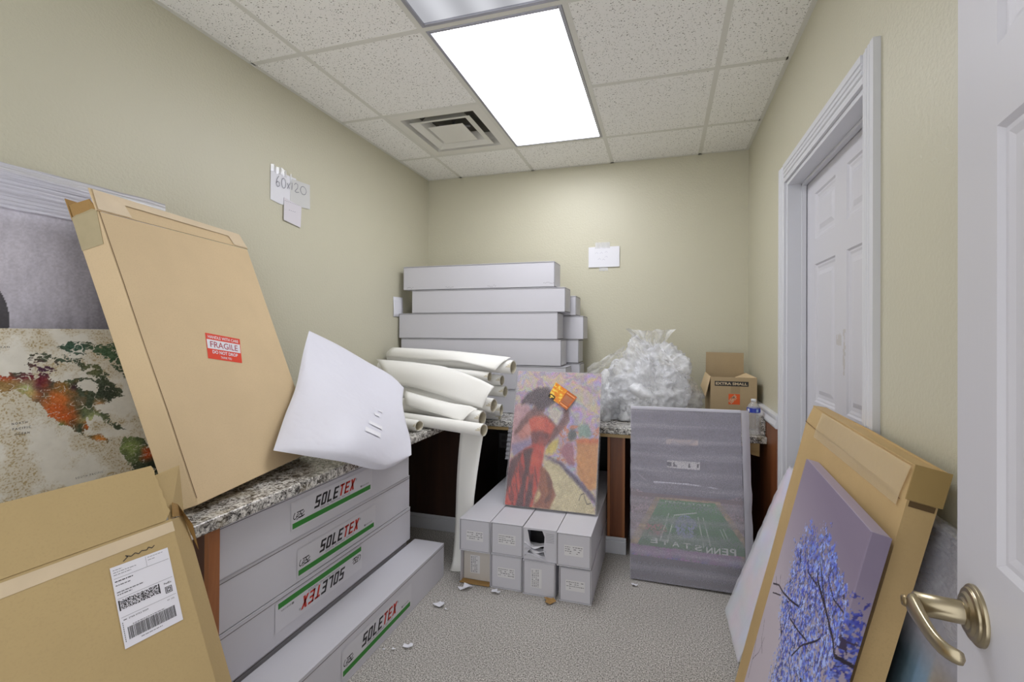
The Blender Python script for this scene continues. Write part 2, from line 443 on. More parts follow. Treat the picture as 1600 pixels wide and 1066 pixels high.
m_ = MB().tube([(0, 0, 0), (0, 0, .08)], .008); m_.tube([(-.1, 0, .06), (.1, .03, .05)], .006); m_.build('damper_rod', al_frame, vt)

# right-hand door in its casing
def casing_piece(m_, a0, a1, b0, b1, axis):
    """fluted moulding on the right wall: a = across the face (outer to inner), b = along"""
    pr_ = [(0, 0), (0, .018), (.26, .018), (.29, .014), (.34, .014), (.37, .017), (.48, .017), (.51, .013), (.57, .013), (.60, .016), (.70, .016), (.74, .011), (.80, .011), (.84, .013), (1, .012), (1, 0)]
    pts = [(XR - d_, a0 + (a1 - a0) * t_) for t_, d_ in pr_]
    m_.prism(pts, 'z' if axis == 'z' else 'y', b0, b1)
m_ = MB(); casing_piece(m_, DN - .082, DN, 0, DT + .082, 'z'); casing_piece(m_, DF + .082, DF, 0, DT + .082, 'z'); casing_piece(m_, DT + .082, DT, DN, DF, 'y')
struct(m_.build('trim_2', white_trim))
m_ = MB(); j = .018
m_.box(XR - .002, XR + .12, DN, DN + j, 0, DT); m_.box(XR - .002, XR + .12, DF - j, DF, 0, DT); m_.box(XR - .002, XR + .12, DN + j, DF - j, DT - j, DT)
m_.box(XR + .055, XR + .075, DF - j - .012, DF - j, 0, DT - j); m_.box(XR + .055, XR + .075, DN + j, DN + j + .012, 0, DT - j); m_.box(XR + .055, XR + .075, DN + j, DF - j, DT - j - .012, DT - j)
struct(m_.build('trim_3', white_trim, bevel=.0015))
def six_panel(Wd, Hd, thick, spans, zs):
    """door leaf in local frame: x along the width, front face at y = -thick; raised panels let into it"""
    m_ = MB(); xcuts = sorted({0, Wd, *[q for s_ in spans for q in s_]}); zcuts = sorted({0, Hd, *[q for s_ in zs for q in s_]})
    for i in range(len(xcuts) - 1):
        for k in range(len(zcuts) - 1):
            a, b, c_, d = xcuts[i], xcuts[i + 1], zcuts[k], zcuts[k + 1]
            if (a, b) in spans and (c_, d) in zs:
                prof = [(0, 0), (.006, .006), (.012, .006), (.020, .009), (.034, .009), (.052, .003)]
                for (e0, d0), (e1, d1) in zip(prof, prof[1:]):
                    o = [(a + e0, c_ + e0), (b - e0, c_ + e0), (b - e0, d - e0), (a + e0, d - e0)]
                    n_ = [(a + e1, c_ + e1), (b - e1, c_ + e1), (b - e1, d - e1), (a + e1, d - e1)]
                    vs = [(p[0], -thick + d0, p[1]) for p in o] + [(p[0], -thick + d1, p[1]) for p in n_]
                    m_.add(vs, [(q, (q + 1) % 4, (q + 1) % 4 + 4, q + 4) for q in range(4)])
                e = prof[-1]; m_.rect(a + e[0], b - e[0], c_ + e[0], d - e[0], -thick + e[1])
            else: m_.rect(a, b, c_, d, -thick)
    vs = [(x, y, z) for x in (0, Wd) for y in (-thick, 0) for z in (0, Hd)]
    m_.add(vs, [(0, 1, 3, 2), (4, 6, 7, 5), (2, 3, 7, 6), (0, 2, 6, 4), (1, 5, 7, 3)])
    return m_
dw = DF - DN - 2 * j - .004; dh = DT - j - .01
sp = [(.115, dw / 2 - .055), (dw / 2 + .055, dw - .115)]; zz = [(.23, .80), (1.0, 1.595), (1.705, 1.905)]
d1 = thing('door_1', 'closed white six-panel door recessed in the right wall', 'door', frame(XR + .115, DF - j - .002, .006, -90)); d1['kind'] = 'structure'
six_panel(dw, dh, .037, sp, zz).build('leaf', door_m, d1)
m_ = MB(); 
for i in range(14): m_.box(.44 + rnd.uniform(-.006, .006), .452 + rnd.uniform(-.004, .01), -.0375, -.037, 1.14 + i * .012, 1.153 + i * .012)
for i in range(6): m_.box(.37 + i * .008, .376 + i * .008 + rnd.uniform(0, .006), -.0375, -.037, 1.25 + rnd.uniform(-.004, .004), 1.27 + rnd.uniform(0, .03))
m_.build('paint_chip', mat('chipped_filler', (196, 192, 190), .8), d1)

# open entry door on the right of the picture (hinged beside the camera)
YAWD = math.degrees(math.atan2(-.985, -.175))
d2 = thing('door_2', 'open white six-panel door with a satin nickel lever, right edge of the picture', 'door', frame(.430, .755, .008, YAWD)); d2['kind'] = 'structure'
Wd = .80
six_panel(Wd, 2.03, .035, [(.112, .345), (.455, .688)], [(.24, .80), (1.013, 1.530), (1.625, 1.915)]).build('leaf', MATS['door_grain'], d2, bevel=0)
zl = .928; xl = .062
def lathe(m_, prof, ax, seg=40, cx_=0, cz_=0):
    rows = [[(cx_ + r_ * math.cos(k * 2 * math.pi / seg), -y_, cz_ + r_ * math.sin(k * 2 * math.pi / seg)) for k in range(seg)] for r_, y_ in prof]
    m_.grid(rows, 0, True, True)
hd = MB(); lathe(hd, [(.036, .035), (.036, .0385), (.0355, .0392), (.0352, .0393), (.034, .0405), (.0318, .0408), (.0315, .0409), (.0312, .0430), (.0305, .0438), (.0302, .0439), (.0262, .0446), (.0258, .0447), (.0235, .0475), (.0225, .0478), (.0195, .0478), (.0185, .0478), (.0165, .0500), (.0158, .0502), (.0, .0502)], 'y', cx_=xl, cz_=zl)
rose = hd.build('door_handle', brass, d2)
hd = MB(); lathe(hd, [(.0140, .045), (.0140, .098), (.0, .098)], 'y', 32, xl, zl); hd.build('spindle', brass, rose)
path = [(xl - .004, -.100, zl), (xl + .012, -.1005, zl - .001), (xl + .035, -.100, zl - .003), (xl + .060, -.098, zl - .006), (xl + .080, -.094, zl - .008), (xl + .090, -.086, zl - .009), (xl + .094, -.076, zl - .009)]
hd = MB().tube(path, [.0165, .0150, .0125, .0105, .0095, .0090, .0088], 20, squash=(.55, 1.0)); hd.build('lever', brass, rose, sub=1)
hd = MB(); lathe(hd, [(.0075, .108), (.006, .1115), (.0035, .1115), (.0, .107)], 'y', 20, xl, zl); hd.build('button', mat('worn_brass', (150, 134, 104), .4, 1), rose)
# ------------------------------------------------------------------ worktop and its supports
m_ = MB().prism([(-1.254, YF + .1), (-1.254, 2.62), (.533, 2.62), (.533, YB), (XL, YB), (XL, YF + .1)], 'z', .712, .75)
tag(m_.build('worktop', granite_m, bevel=.005, seg=3), 'L-shaped speckled granite worktop along the left and back walls', 'worktop')
tag(MB().box(.510, .533, 2.66, 2.80, .7505, .85).build('side_splash', granite_m, bevel=.002), 'small granite splash upright at the right end of the worktop', 'splash')
def panel(name, label, box_, m_edge=cherry_edge, m_face=dark_wood, edge=None):
    x0, x1, y0, y1, z0, z1 = box_
    tt = thing(name, label, 'panel', Matrix.Translation((x0, y0, z0)))
    MB().box(0, x1 - x0, 0, y1 - y0, 0, z1 - z0).build('board', m_face, tt, bevel=.001)
    if edge:
        a = edge; MB().box(a[0] - x0, a[1] - x0, a[2] - y0, a[3] - y0, a[4] - z0, a[5] - z0).build('edge_band', m_edge, tt, bevel=.001)
    return tt
panel('support_panel', 'reddish wooden panel holding up the left worktop beside the topmost long boxes', (XL + .001, -1.29, 1.000, 1.03, .0, .711), m_face=wood('dark_cherry', (72, 42, 30), (92, 54, 38)), edge=(-1.2898, -1.272, .998, 1.032, 0, .711))
panel('base_cabinet', 'dark brown cabinet end panel under the worktop in the left corner', (XL + .001, -1.25, 2.665, YB - .01, .0, .711))
panel('divider_panel', 'cherry wood upright between the two knee spaces under the back worktop', (-.318, -.215, 2.690, YB - .01, 0, .680), m_face=cherry, edge=(-.318, -.302, 2.681, 2.6895, .09, .680))
MB().box(0, .014, -.009, -.0005, .09, .680).build('edge_band', cherry_edge, [o for o in C.objects if o.name.startswith('divider')][0]).location = (.089, 0, 0)
tag(MB().box(-1.249, -.320, YB - .02, YB - .001, 0, .711).build('back_panel', black_wood), 'black panel at the back of the left knee space', 'panel')
tag(MB().box(-.213, .532, YB - .02, YB - .001, 0, .711).build('back_panel', black_wood), 'black panel at the back of the right knee space', 'panel')
tag(MB().box(-1.247, .50, 2.640, 2.662, .690, .7115).build('cleat', pale_wood), 'long pale wood strip fixed under the front of the back worktop', 'strip')
tag(MB().prism([(.455, .711), (.455, .655), (.465, .640), (.505, .632), (.505, .711)], 'y', 2.665, 2.70).build('bracket', pale_wood, bevel=.002), 'small pale wood bracket under the right end of the worktop', 'bracket')
wp = thing('wainscot_panel', 'reddish brown wood panel on the right wall beside the bottle', 'panel', Matrix.Translation((.534, 2.421, 0)))
MB().box(0, .0205, 0, YB - 2.422, 0, .832).build('board', cherry, wp)
m_ = MB().prism([(XR - .001, .833), (.529, .833), (.524, .842), (.524, .850), (.532, .872), (.527, .886), (.527, .897), (XR - .001, .897)], 'y', 2.421, YB - .001)
struct(m_.build('trim_4', white_trim, bevel=.0015))
def baseb(name, x0, x1, y0, y1):
    m_ = MB().box(x0, x1, y0, y1, 0, .075); m_.box(x0, x1, y0 + .004, y1, .075, .095)
    return struct(m_.build(name, white_trim, bevel=.003))
baseb('baseboard_left', XL, -1.25, 2.650, 2.664)
baseb('baseboard_back', -.330, -.205, 2.664, 2.680)
baseb('baseboard_right', XR - .014, XR, .8, DN - .083)
# outlet in the left knee space
ot = thing('wall_outlet', 'dark double wall outlet in the left knee space', 'outlet', frame(-1.235, YB - .0205, .40, 0))
MB().box(0, .075, -.006, 0, 0, .115).build('cover_plate', mat('outlet_plate', (92, 90, 92), .4), ot, bevel=.003)
for z_ in (.018, .064):
    q = MB().box(.020, .055, -.0085, -.0062, z_, z_ + .032).build('socket', mat('outlet_socket', (70, 68, 70), .4), ot, bevel=.003)
    MB().box(.028, .031, -.0092, -.0086, z_ + .012, z_ + .024).box(.043, .046, -.0092, -.0086, z_ + .012, z_ + .024).build('slot', ink, q)

# ------------------------------------------------------------------ white cartons
def carton(label, M, L, D, H, group=None, lip=.014, name='long_carton', scuff=False):
    """long white box: local x 0..L, y -D..0, z 0..H, with lid lip and tucked end flaps"""
    tt = thing(name, label, 'box', M, group)
    MB().box(0, L, -D, 0, 0, H - .0035).build('body', carton_m, tt, bevel=.0022)
    m_ = MB().box(-.0003, L + .0003, -D - .0012, .0003, H - .0028, H).build('lid', carton_m, tt, bevel=.001)
    q_ = MB().box(.003, L - .003, -D - .0009, -D + .001, H - lip - .0016, H - lip); q_.build('lid_seam', seam_m, tt)
    for x0, s_ in ((0, -1), (L, 1)):
        a, b = sorted((x0 + s_ * .0002, x0 + s_ * .0010)); c_, d = sorted((x0 + s_ * .0010, x0 + s_ * .0030))
        f_ = MB().box(c_, d, -D + .006, -.004, .004, H - .007).build('end_flap', carton_m, tt, bevel=.0008)
        MB().box(a, b, -D + .0015, -.0015, .0015, H - .0045).build('flap_gap_shade', seam_m, f_)
    if scuff:
        r_ = random.Random(5)
        for cx__, n__ in ((.03, 5), (.34, 6), (.66, 6), (1.06, 7)):
            m_ = MB(); m_.keep = 1
            for k in range(n__): x_ = cx__ + k * .011; z_ = .012 + r_.uniform(-.004, .006) + (.012 if cx__ > 1 else 0); m_.stroke([(x_, z_), (x_ + .009, z_ + r_.uniform(-.003, .004))], .0016, -D - .0006)
            m_.build('scuff', seam_m, tt)
    return tt
BLOCK = {'S': [(0, .82, 1, 1), (0, .5, .34, .9), (0, .41, 1, .59), (.66, .1, 1, .5), (0, 0, 1, .18)],
         'O': [(0, .06, .34, .94), (.66, .06, 1, .94), (.1, .82, .9, 1), (.1, 0, .9, .18)], 'L': [(0, 0, .34, 1), (0, 0, .95, .18)],
         'E': [(0, 0, .34, 1), (0, .82, 1, 1), (0, .41, .9, .59), (0, 0, 1, .18)], 'T': [(0, .82, 1, 1), (.32, 0, .68, 1)], 'X': []}
def block_word(m_, word, x, z, h, adv, wd, y, mi, lean_=.28):
    """heavy condensed slanted capitals"""
    for k, ch in enumerate(word):
        ox = x + k * adv
        def P(u, v_): return (ox + u * wd + v_ * h * lean_, y, z + v_ * h)
        for (a, b, c_, d) in BLOCK[ch]: m_.add([P(a, b), P(c_, b), P(c_, d), P(a, d)], [(0, 1, 2, 3)], mi)
        if ch == 'X':
            m_.add([P(-.05, 0), P(.36, 0), P(1.05, 1), P(.64, 1)], [(0, 1, 2, 3)], mi); m_.add([P(.64, 0), P(1.05, 0), P(.36, 1), P(-.05, 1)], [(0, 1, 2, 3)], mi)
def brand_print(tt, x, z, D, flip=False):
    """green bar, word mark, sub-line and small emblem, as on the box front"""
    m_ = MB(); y = -D - .0022
    m_.rect(0, .448, 0, .020, y, 0)
    block_word(m_, 'SOLE', .104, .036, .046, .0335, .0270, y, 1)
    block_word(m_, 'TEX', .238, .036, .046, .0335, .0270, y, 2)
    text(m_, '®', .345, .070, .009, None, y, 1)
    text(m_, 'DIGITAL PRINTING TEXTILES', .138, .0245, .0085, .172, y, 3)
    m_.rect(.378, .388, .028, .036, y, 3); text(m_, 'BERGER', .391, .0285, .006, .045, y, 3)
    for a, b in ((.02, .052), (.03, .044)): m_.rect(a, b, .052 if a < .025 else .030, .056 if a < .025 else .035, y, 1)
    for p in ([(.012, .056), (.006, .048), (.004, .038), (.010, .032), (.018, .036), (.022, .046), (.030, .048)],
              [(.016, .040), (.026, .038), (.034, .044), (.046, .040), (.056, .048)], [(.036, .052), (.044, .034), (.056, .034)], [(.018, .028), (.030, .034), (.048, .031), (.056, .036)]):
        m_.stroke(p, .0032, y, 1)
    if flip: m_.v = [(-a, b, -c_) for a, b, c_ in m_.v]
    m_.v = [(a + x, b, c_ + z) for a, b, c_ in m_.v]; m_.keep = 1
    m_.build('print', [green_m, ink, red_m, ink_grey], tt)
    m_ = MB(); r0 = (x - .006, x + .46, z - .006, z + .098) if not flip else (x - .46, x + .006, z - .098, z + .006)
    m_.rect(*r0, -D - .0019); m_.keep = 1
    m_.build('print_sheet', mat('label_sheet', (212, 211, 216), .4), tt)
SW = .175
def stack_box(label, x, y0, y1, z, H, px, pz, flip=False):
    tt = carton(label, frame(x - SW, y0, z, 90), y1 - y0, SW, H, None)
    if px is not None: brand_print(tt, px - y0, pz - z, SW, flip)
stack_box('topmost long white printed box tucked under the left worktop', -1.292, 1.04, 2.095, .537, .170, 1.322, .577)
stack_box('second long white printed box down in the left stack, print upright', -1.300, 1.04, 2.115, .366, .168, 1.36, .388)
stack_box('third long white printed box down in the left stack, print upside down', -1.300, 1.04, 2.125, .192, .171, 1.718, .336, True)
stack_box('bottom long white box of the left stack, hidden behind the one on the floor', -1.318, 1.05, 2.12, 0, .188, None, 0)
stack_box('long white printed box lying alone on the carpet in front of the left stack', -1.120, 1.045, 2.165, 0, .175, 1.383, .036)

# tower of white boxes on the back worktop
SG = 'white boxes in the tower on the back worktop'
for (x0, x1, z0, z1, lab) in [
    (-1.834, -.699, 1.608, 1.777, 'top box of the front tower on the back worktop, scuffed lower edge'),
    (-1.762, -.626, 1.440, 1.603, 'second box down of the front tower, pushed furthest right'),
    (-1.868, -.676, 1.258, 1.437, 'third box down of the front tower, pushed furthest left'),
    (-1.850, -.652, 1.080, 1.254, 'fourth box down of the front tower, behind the top canvas roll'),
    (-1.850, -.618, .915, 1.075, 'fifth box down of the front tower, above the picture of the dancer'),
    (-1.850, -.672, .752, .911, 'bottom box of the front tower, standing on the granite')]:
    carton('long white ' + lab, frame(x0, 3.055, z0, 0), x1 - x0, .170, z1 - z0, SG, lip=.006, scuff='scuffed' in lab)
for (x0, x1, z0, z1, lab) in [
    (-1.80, -.590, 1.425, 1.560, 'top box of the rear tower against the back wall'),
    (-1.80, -.536, 1.258, 1.420, 'second box of the rear tower, sticking out furthest right'),
    (-1.80, -.570, 1.093, 1.254, 'third box of the rear tower against the back wall'),
    (-1.80, -.560, .925, 1.088, 'fourth box of the rear tower, behind the dancer picture'),
    (-1.80, -.590, .752, .920, 'bottom box of the rear tower on the granite')]:
    carton('long white ' + lab, frame(x0, 3.245, z0, 0), x1 - x0, .170, z1 - z0, SG, lip=.006, scuff='scuffed' in lab)

# eight boxes under the worktop, ends towards the room
def end_lines(m_, x, z, w_, h_, y, seed, rot=False):
    r_ = random.Random(seed)
    for k in range(4):
        zz_ = h_ * (1 - (k + .5) / 4.3); a = 0
        while a < w_:
            b = a + r_.uniform(.004, .013)
            if r_.random() < (.85 if k in (0, 2) else .6):
                p = [(a, zz_ - .0012 - .0012 * r_.random()), (min(b, w_), zz_ + .0016)]
                q = [(x + (u if not rot else -v_ + h_ / 2 + w_ / 4), z + (v_ if not rot else u)) for u, v_ in p]
                m_.rect(min(q[0][0], q[1][0]), max(q[0][0], q[1][0]), min(q[0][1], q[1][1]), max(q[0][1], q[1][1]), y, 1)
            a = b + .003
def end_box(label, x, z, W_, H_, yf, seed, rot=False, style='plain'):
    """square-ended box: x..x+W, front end at y = yf, runs back under the worktop"""
    tt = thing('square_carton', label, 'box', frame(x, yf + 1.05, z, 0), 'square-ended white boxes under the back worktop'); L = 1.05; e = .003
    m_ = MB(); m_.box(0, W_, -L, 0, 0, e); m_.box(0, W_, -L, 0, H_ - e, H_); m_.box(0, e, -L, 0, e, H_ - e); m_.box(W_ - e, W_, -L, 0, e, H_ - e); m_.box(e, W_ - e, -.004, -.001, e, H_ - e)
    m_.build('sleeve', carton_m, tt, bevel=.001)
    d_ = {'plain': .004, 'open': .03, 'torn': .004}[style]
    if style == 'torn':
        hx0, hx1, hz0, hz1 = .022, W_ - .062, .045, H_ - .012
        m_ = MB(); yy = -L + d_; hole = [(hx0, .035), (hx0 + .02, .060), (hx0 + .012, .09), (hx0 + .005, .125), (hx0, hz1), (hx1 - .01, hz1 + .002), (hx1 + .002, .12), (hx1, .085), (hx1 - .004, .055), (hx1 + .004, .02), (hx0 + .04, .022)]
        out_ = [(e, e), (e, .06), (e, .09), (e, .13), (e, H_ - e), (W_ - e, H_ - e), (W_ - e, .12), (W_ - e, .085), (W_ - e, .05), (W_ - e, e), (.06, e)]
        n_ = len(hole); vs = [(a, yy, b) for a, b in hole] + [(a, yy, b) for a, b in out_]
        m_.add(vs, [(k, (k + 1) % n_, (k + 1) % n_ + n_, k + n_) for k in range(n_)]); m_.build('torn_end', carton_m, tt, solid=.002)
        m_ = MB()
        for k in range(4):
            zb = .020 + k * .014
            rows = [[(.008 + i * (hx1 - .0) / 9, -L - .006 + .05 * j_ / 5, zb + .012 * math.sin(i * .5 + k) + (.03 - .003 * i) * (k / 4) + .004 * math.sin(j_ * 2 + i)) for i in range(10)] for j_ in range(6)]
            m_.grid(rows)
        m_.build('crumpled_lining', paper_m, tt, solid=.0015)
        MB().box(e, W_ - e, -L + .12, -L + .122, e, H_ - e).build('inside_shade', ink, tt)  # black sheet stands in for the shade inside the hollow box
        m_ = MB()
        for k in range(6): m_.rect(W_ - .055, W_ - .012, H_ - .022 - k * .008, H_ - .0205 - k * .008, yy - .0018, 0)
        m_.build('tear_line', ink_grey, tt)
        return tt
    MB().box(e, W_ - e, -L + d_ + .0021, -L + d_ + .003, e, H_ - e).build('end_seam', seam_m, tt)
    ep = MB().box(e + .003, W_ - e - .003, -L + d_, -L + d_ + .002, e + .002, H_ - e - .003).build('end_panel', carton_m if style == 'plain' else mat('carton_end_beige', (206, 200, 192), .6), tt)
    m_ = MB(); w_, h_ = (.085, .042)
    if not rot: lx, lz = (W_ - w_) / 2, H_ * .36; m_.rect(lx - .004, lx + w_ + .004, lz - .004, lz + h_ + .004, -L + d_ - .0005, 0)
    else: lx, lz = W_ * .45 - .03, H_ * .25; m_.rect(lx - .002, lx + .052, lz - .004, lz + w_ + .004, -L + d_ - .0005, 0)
    end_lines(m_, lx, lz, w_, h_, -L + d_ - .001, seed, rot); m_.keep = 1
    m_.build('shipping_label', [mat('label_grey', (222, 221, 222), .5), ink_grey], ep)
    if style == 'open':
        m_ = MB().add([(e, -L + .028, e + .001), (W_ - e, -L + .028, e + .001), (W_ - .002, -L - .012, .004), (.0, -L - .012, .004)], [(0, 1, 2, 3)]); m_.build('inner_lip', board_dark, tt, solid=.002)
    return tt
BW = .168
bx = [-1.012, -.842, -.668, -.494]
for k, (lab, W_, H_, z_, yf, rot, st) in enumerate([
    ('upper leftmost square-ended white box, its label upright', .168, .163, .172, 2.125, False, 'plain'),
    ('upper square-ended white box second from the left, below the dancer picture', .170, .160, .172, 2.135, False, 'plain'),
    ('upper square-ended white box with its end torn open', .170, .158, .172, 2.13, False, 'torn'),
    ('upper rightmost square-ended white box, nearest the cherry upright', .168, .160, .172, 2.115, False, 'plain')]):
    end_box(lab, bx[k], z_, W_, H_, yf, k, rot, st)
for k, (lab, W_, H_, yf, rot, st) in enumerate([
    ('lower leftmost square-ended white box, open with a brown inner lip', .166, .169, 2.14, True, 'open'),
    ('lower square-ended white box second from the left, label upright', .166, .169, 2.135, False, 'plain'),
    ('lower square-ended white box third from the left, label turned sideways', .166, .169, 2.125, True, 'plain'),
    ('lower rightmost square-ended white box with a crushed corner', .158, .164, 2.12, False, 'plain')]):
    end_box(lab, bx[k] + (.012 if k == 3 else 0), .001, W_, H_, yf, 10 + k, rot, st)

# ------------------------------------------------------------------ canvas rolls
def roll_obj(label, a, b, r, thick=.008, sheet=None, squash=None, ends=2, seed=0):
    a, b = Vector(a), Vector(b); L = (b - a).length; mid = a
    tt = thing('canvas_roll', label, 'roll', Matrix.Translation(a), 'white canvas rolls on the worktop')
    d = b - a; u = d.normalized(); s_ = u.cross(Vector((0, 0, 1))).normalized(); q = s_.cross(u).normalized(); sq = squash or (1, 1)
    m_ = MB(); rows = []; seg = 28
    for i in range(9):
        p = d * i / 8; wob = 1 + .012 * math.sin(i * 2.1 + seed)
        rows.append([p + (s_ * math.cos(k * 2 * math.pi / seg) * sq[0] + q * math.sin(k * 2 * math.pi / seg) * sq[1]) * r * wob for k in range(seg)])
    m_.grid(rows, 0, True, True)
    def spiral(p, dirn):
        n_ = 70; turns = 2.4
        inner = []
        for k in range(n_ + 1):
            an = k / n_ * turns * 2 * math.pi; rr = r * (.995 - .055 * an / (2 * math.pi))
            inner.append(((s_ * math.cos(an) * sq[0] + q * math.sin(an) * sq[1]) * rr, (s_ * math.cos(an) * sq[0] + q * math.sin(an) * sq[1]) * (rr - r * .035)))
        rows_ = [[p + i_[0] for i_ in inner], [p + i_[1] for i_ in inner]]
        m_.grid(rows_, 0, False)
        m_.grid([[p + i_[0] for i_ in inner], [p + i_[0] - u * dirn * .10 for i_ in inner]], 1, True)
        m_.grid([[p + i_[1] for i_ in inner], [p + i_[1] - u * dirn * .10 for i_ in inner]], 1, True)
    spiral(d, 1)
    m_.build('rolled_sheet', [canvas_m, canvas_in], tt)
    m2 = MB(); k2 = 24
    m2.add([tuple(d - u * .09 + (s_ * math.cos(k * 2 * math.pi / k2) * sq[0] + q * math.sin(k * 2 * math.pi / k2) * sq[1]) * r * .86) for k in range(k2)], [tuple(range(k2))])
    m2.build('core_shade_disc', core_m, tt)  # dark disc paints the shade inside the rolled tube
    if sheet:
        top, bot = sheet; n_ = 24
        def samp(pl, t_):
            x = t_ * (len(pl) - 1); i = min(int(x), len(pl) - 2); f_ = x - i
            return Vector(pl[i]) * (1 - f_) + Vector(pl[i + 1]) * f_
        rows_ = []
        for j_ in range(9):
            v_ = j_ / 8; row = []
            for i in range(n_ + 1):
                p = samp(top, i / n_) * (1 - v_) + samp(bot, i / n_) * v_
                p = p + Vector((0, -.022, .018)) * math.sin(v_ * math.pi) * (.6 + .4 * math.sin(i * .25)); row.append(tuple(p - mid))
            rows_.append(row)
        m3 = MB().grid(rows_); m3.build('loose_sheet', canvas_m, tt, solid=.0015)
    return tt
R5t = [(-1.840, 2.580, 1.118), (-1.555, 2.540, 1.108), (-1.311, 2.500, 1.090), (-1.154, 2.460, 1.057), (-1.019, 2.420, 1.022), (-0.924, 2.380, 0.992)]
R5b = [(-1.65, 2.470, 0.971), (-1.493, 2.450, 0.960), (-1.301, 2.420, 0.927), (-1.186, 2.390, 0.906), (-1.068, 2.360, 0.886), (-0.978, 2.340, 0.873)]
R1t = [(-1.807, 2.720, 1.193), (-1.569, 2.700, 1.187), (-1.327, 2.670, 1.178), (-1.098, 2.640, 1.162), (-0.903, 2.600, 1.147)]
R1b = [(-1.839, 2.690, 1.130), (-1.610, 2.640, 1.121), (-1.427, 2.610, 1.117), (-1.241, 2.570, 1.119), (-1.090, 2.540, 1.096), (-0.972, 2.520, 1.072)]
R7t = [(-1.516, 2.420, 0.937), (-1.324, 2.400, 0.904), (-1.171, 2.360, 0.887), (-1.044, 2.320, 0.885), (-0.991, 2.300, 0.873)]
R7b = [(-1.466, 2.340, 0.861), (-1.268, 2.300, 0.839), (-1.168, 2.280, 0.825), (-1.082, 2.270, 0.806), (-1.068, 2.280, 0.808)]
roll_obj('topmost white canvas roll, a loose sheet over it', (-1.84, 2.74, 1.135), (-.885, 2.60, 1.087), .043, sheet=(R1t, R1b))
roll_obj('slim canvas roll just below the topmost one', (-1.84, 2.62, 1.072), (-1.020, 2.55, 1.028), .030)
roll_obj('canvas roll behind, its end right under the topmost roll', (-1.84, 2.72, 1.035), (-.968, 2.63, 1.000), .034)
roll_obj('canvas roll end touching the white boxes, third down at the back', (-1.84, 2.745, .962), (-.950, 2.64, .930), .035)
roll_obj('middle canvas roll, the widest loose sheet draped over it', (-1.84, 2.56, .930), (-.945, 2.43, .874), .042, sheet=(R5t, R5b))
roll_obj('squashed pair-like small roll low at the back of the pile', (-1.80, 2.70, .85), (-.955, 2.585, .822), .034, squash=(.7, 1.1))
roll_obj('small flattened roll at the very bottom back, on the granite', (-1.70, 2.73, .775), (-.985, 2.640, .772), .022)
roll_obj('second lowest canvas roll with its sheet corner peeling open', (-1.84, 2.47, .868), (-.980, 2.345, .815), .042, sheet=(R7t, R7b))
roll_obj('lowest front canvas roll, sticking out past the worktop corner', (-1.84, 2.44, .790), (-.905, 2.185, .785), .033)
roll_obj('short curled roll lying on the granite beside the white pouch', (-1.80, 2.30, .785), (-1.285, 2.185, .785), .034, squash=(1, .85))
# hanging strip
rows = []
for j_ in range(25):
    v_ = j_ / 24; z_ = .80 * (1 - v_) ** 1 + .004
    yc = 2.412 - .19 * v_ ** 1.6 - .02 * math.sin(v_ * 5); xl_ = -1.138 + .02 * v_ - .01 * math.sin(v_ * 4); xr_ = -.985 - .035 * min(v_ / .55, 1)
    if v_ > .96: yc -= .02
    rows.append([(xl_ + (xr_ - xl_) * i / 6, yc + .008 * math.sin(i * .6 + v_ * 4), z_) for i in range(7)])
tag(MB().grid(rows).build('canvas_strip', canvas_m, solid=.0015), 'unrolled white canvas strip hanging from the rolls down to the carpet', 'canvas')

# ------------------------------------------------------------------ white foam pouch
Lf = [(-1.370, 1.313, 0.860), (-1.440, 1.433, 0.961), (-1.510, 1.559, 1.059), (-1.580, 1.674, 1.204), (-1.630, 1.761, 1.301)]
Tp = [(-1.630, 1.761, 1.301), (-1.600, 1.932, 1.227), (-1.550, 2.087, 1.137), (-1.460, 2.173, 1.059), (-1.380, 2.181, 0.990)]
Rt = [(-1.130, 1.854, 0.723), (-1.190, 1.940, 0.777), (-1.260, 2.005, 0.856), (-1.320, 2.075, 0.924), (-1.380, 2.181, 0.990)]
Bt = [(-1.370, 1.313, 0.860), (-1.290, 1.389, 0.826), (-1.210, 1.484, 0.785), (-1.150, 1.661, 0.709), (-1.130, 1.854, 0.723)]
def samp(pl, t_):
    x = t_ * (len(pl) - 1); i = min(int(x), len(pl) - 2); f_ = x - i
    p0, p1, p2, p3 = [Vector(pl[max(0, min(len(pl) - 1, i + k))]) for k in (-1, 0, 1, 2)]
    return .5 * ((2 * p1) + (p2 - p0) * f_ + (2 * p0 - 5 * p1 + 4 * p2 - p3) * f_ ** 2 + (3 * p1 - p0 - 3 * p2 + p3) * f_ ** 3)
def coons(s_, t_):
    c00, c10, c01, c11 = Vector(Lf[0]), Vector(Rt[0]), Vector(Lf[-1]), Vector(Rt[-1])
    return samp(Bt, s_) * (1 - t_) + samp(Tp, s_) * t_ + samp(Lf, t_) * (1 - s_) + samp(Rt, t_) * s_ - ((c00 * (1 - s_) + c10 * s_) * (1 - t_) + (c01 * (1 - s_) + c11 * s_) * t_)
pn = Vector((.80, -.35, .45)).normalized(); N_ = 40
m_ = MB(); po = Vector((-1.37, 1.75, .76))
for sgn in (1, -1):
    rows = []
    for j_ in range(N_ + 1):
        row = []
        for i in range(N_ + 1):
            s_, t_ = i / N_, j_ / N_; e = (math.sin(math.pi * s_) * math.sin(math.pi * t_)) ** .55
            low = max(0, 1 - t_ * 1.6)
            wob = mnoise.noise(Vector((s_ * 4, t_ * 4, 3.1 * sgn))) * .008
            p = coons(s_, t_) + pn * ((1 if sgn > 0 else -.25) * e * (.040 + .100 * low * math.sin(math.pi * min(1, s_ * 1.05))) + (wob if e > 0 else 0) * e)
            row.append(tuple(p - po))
        rows.append(row)
    m_.grid(rows)
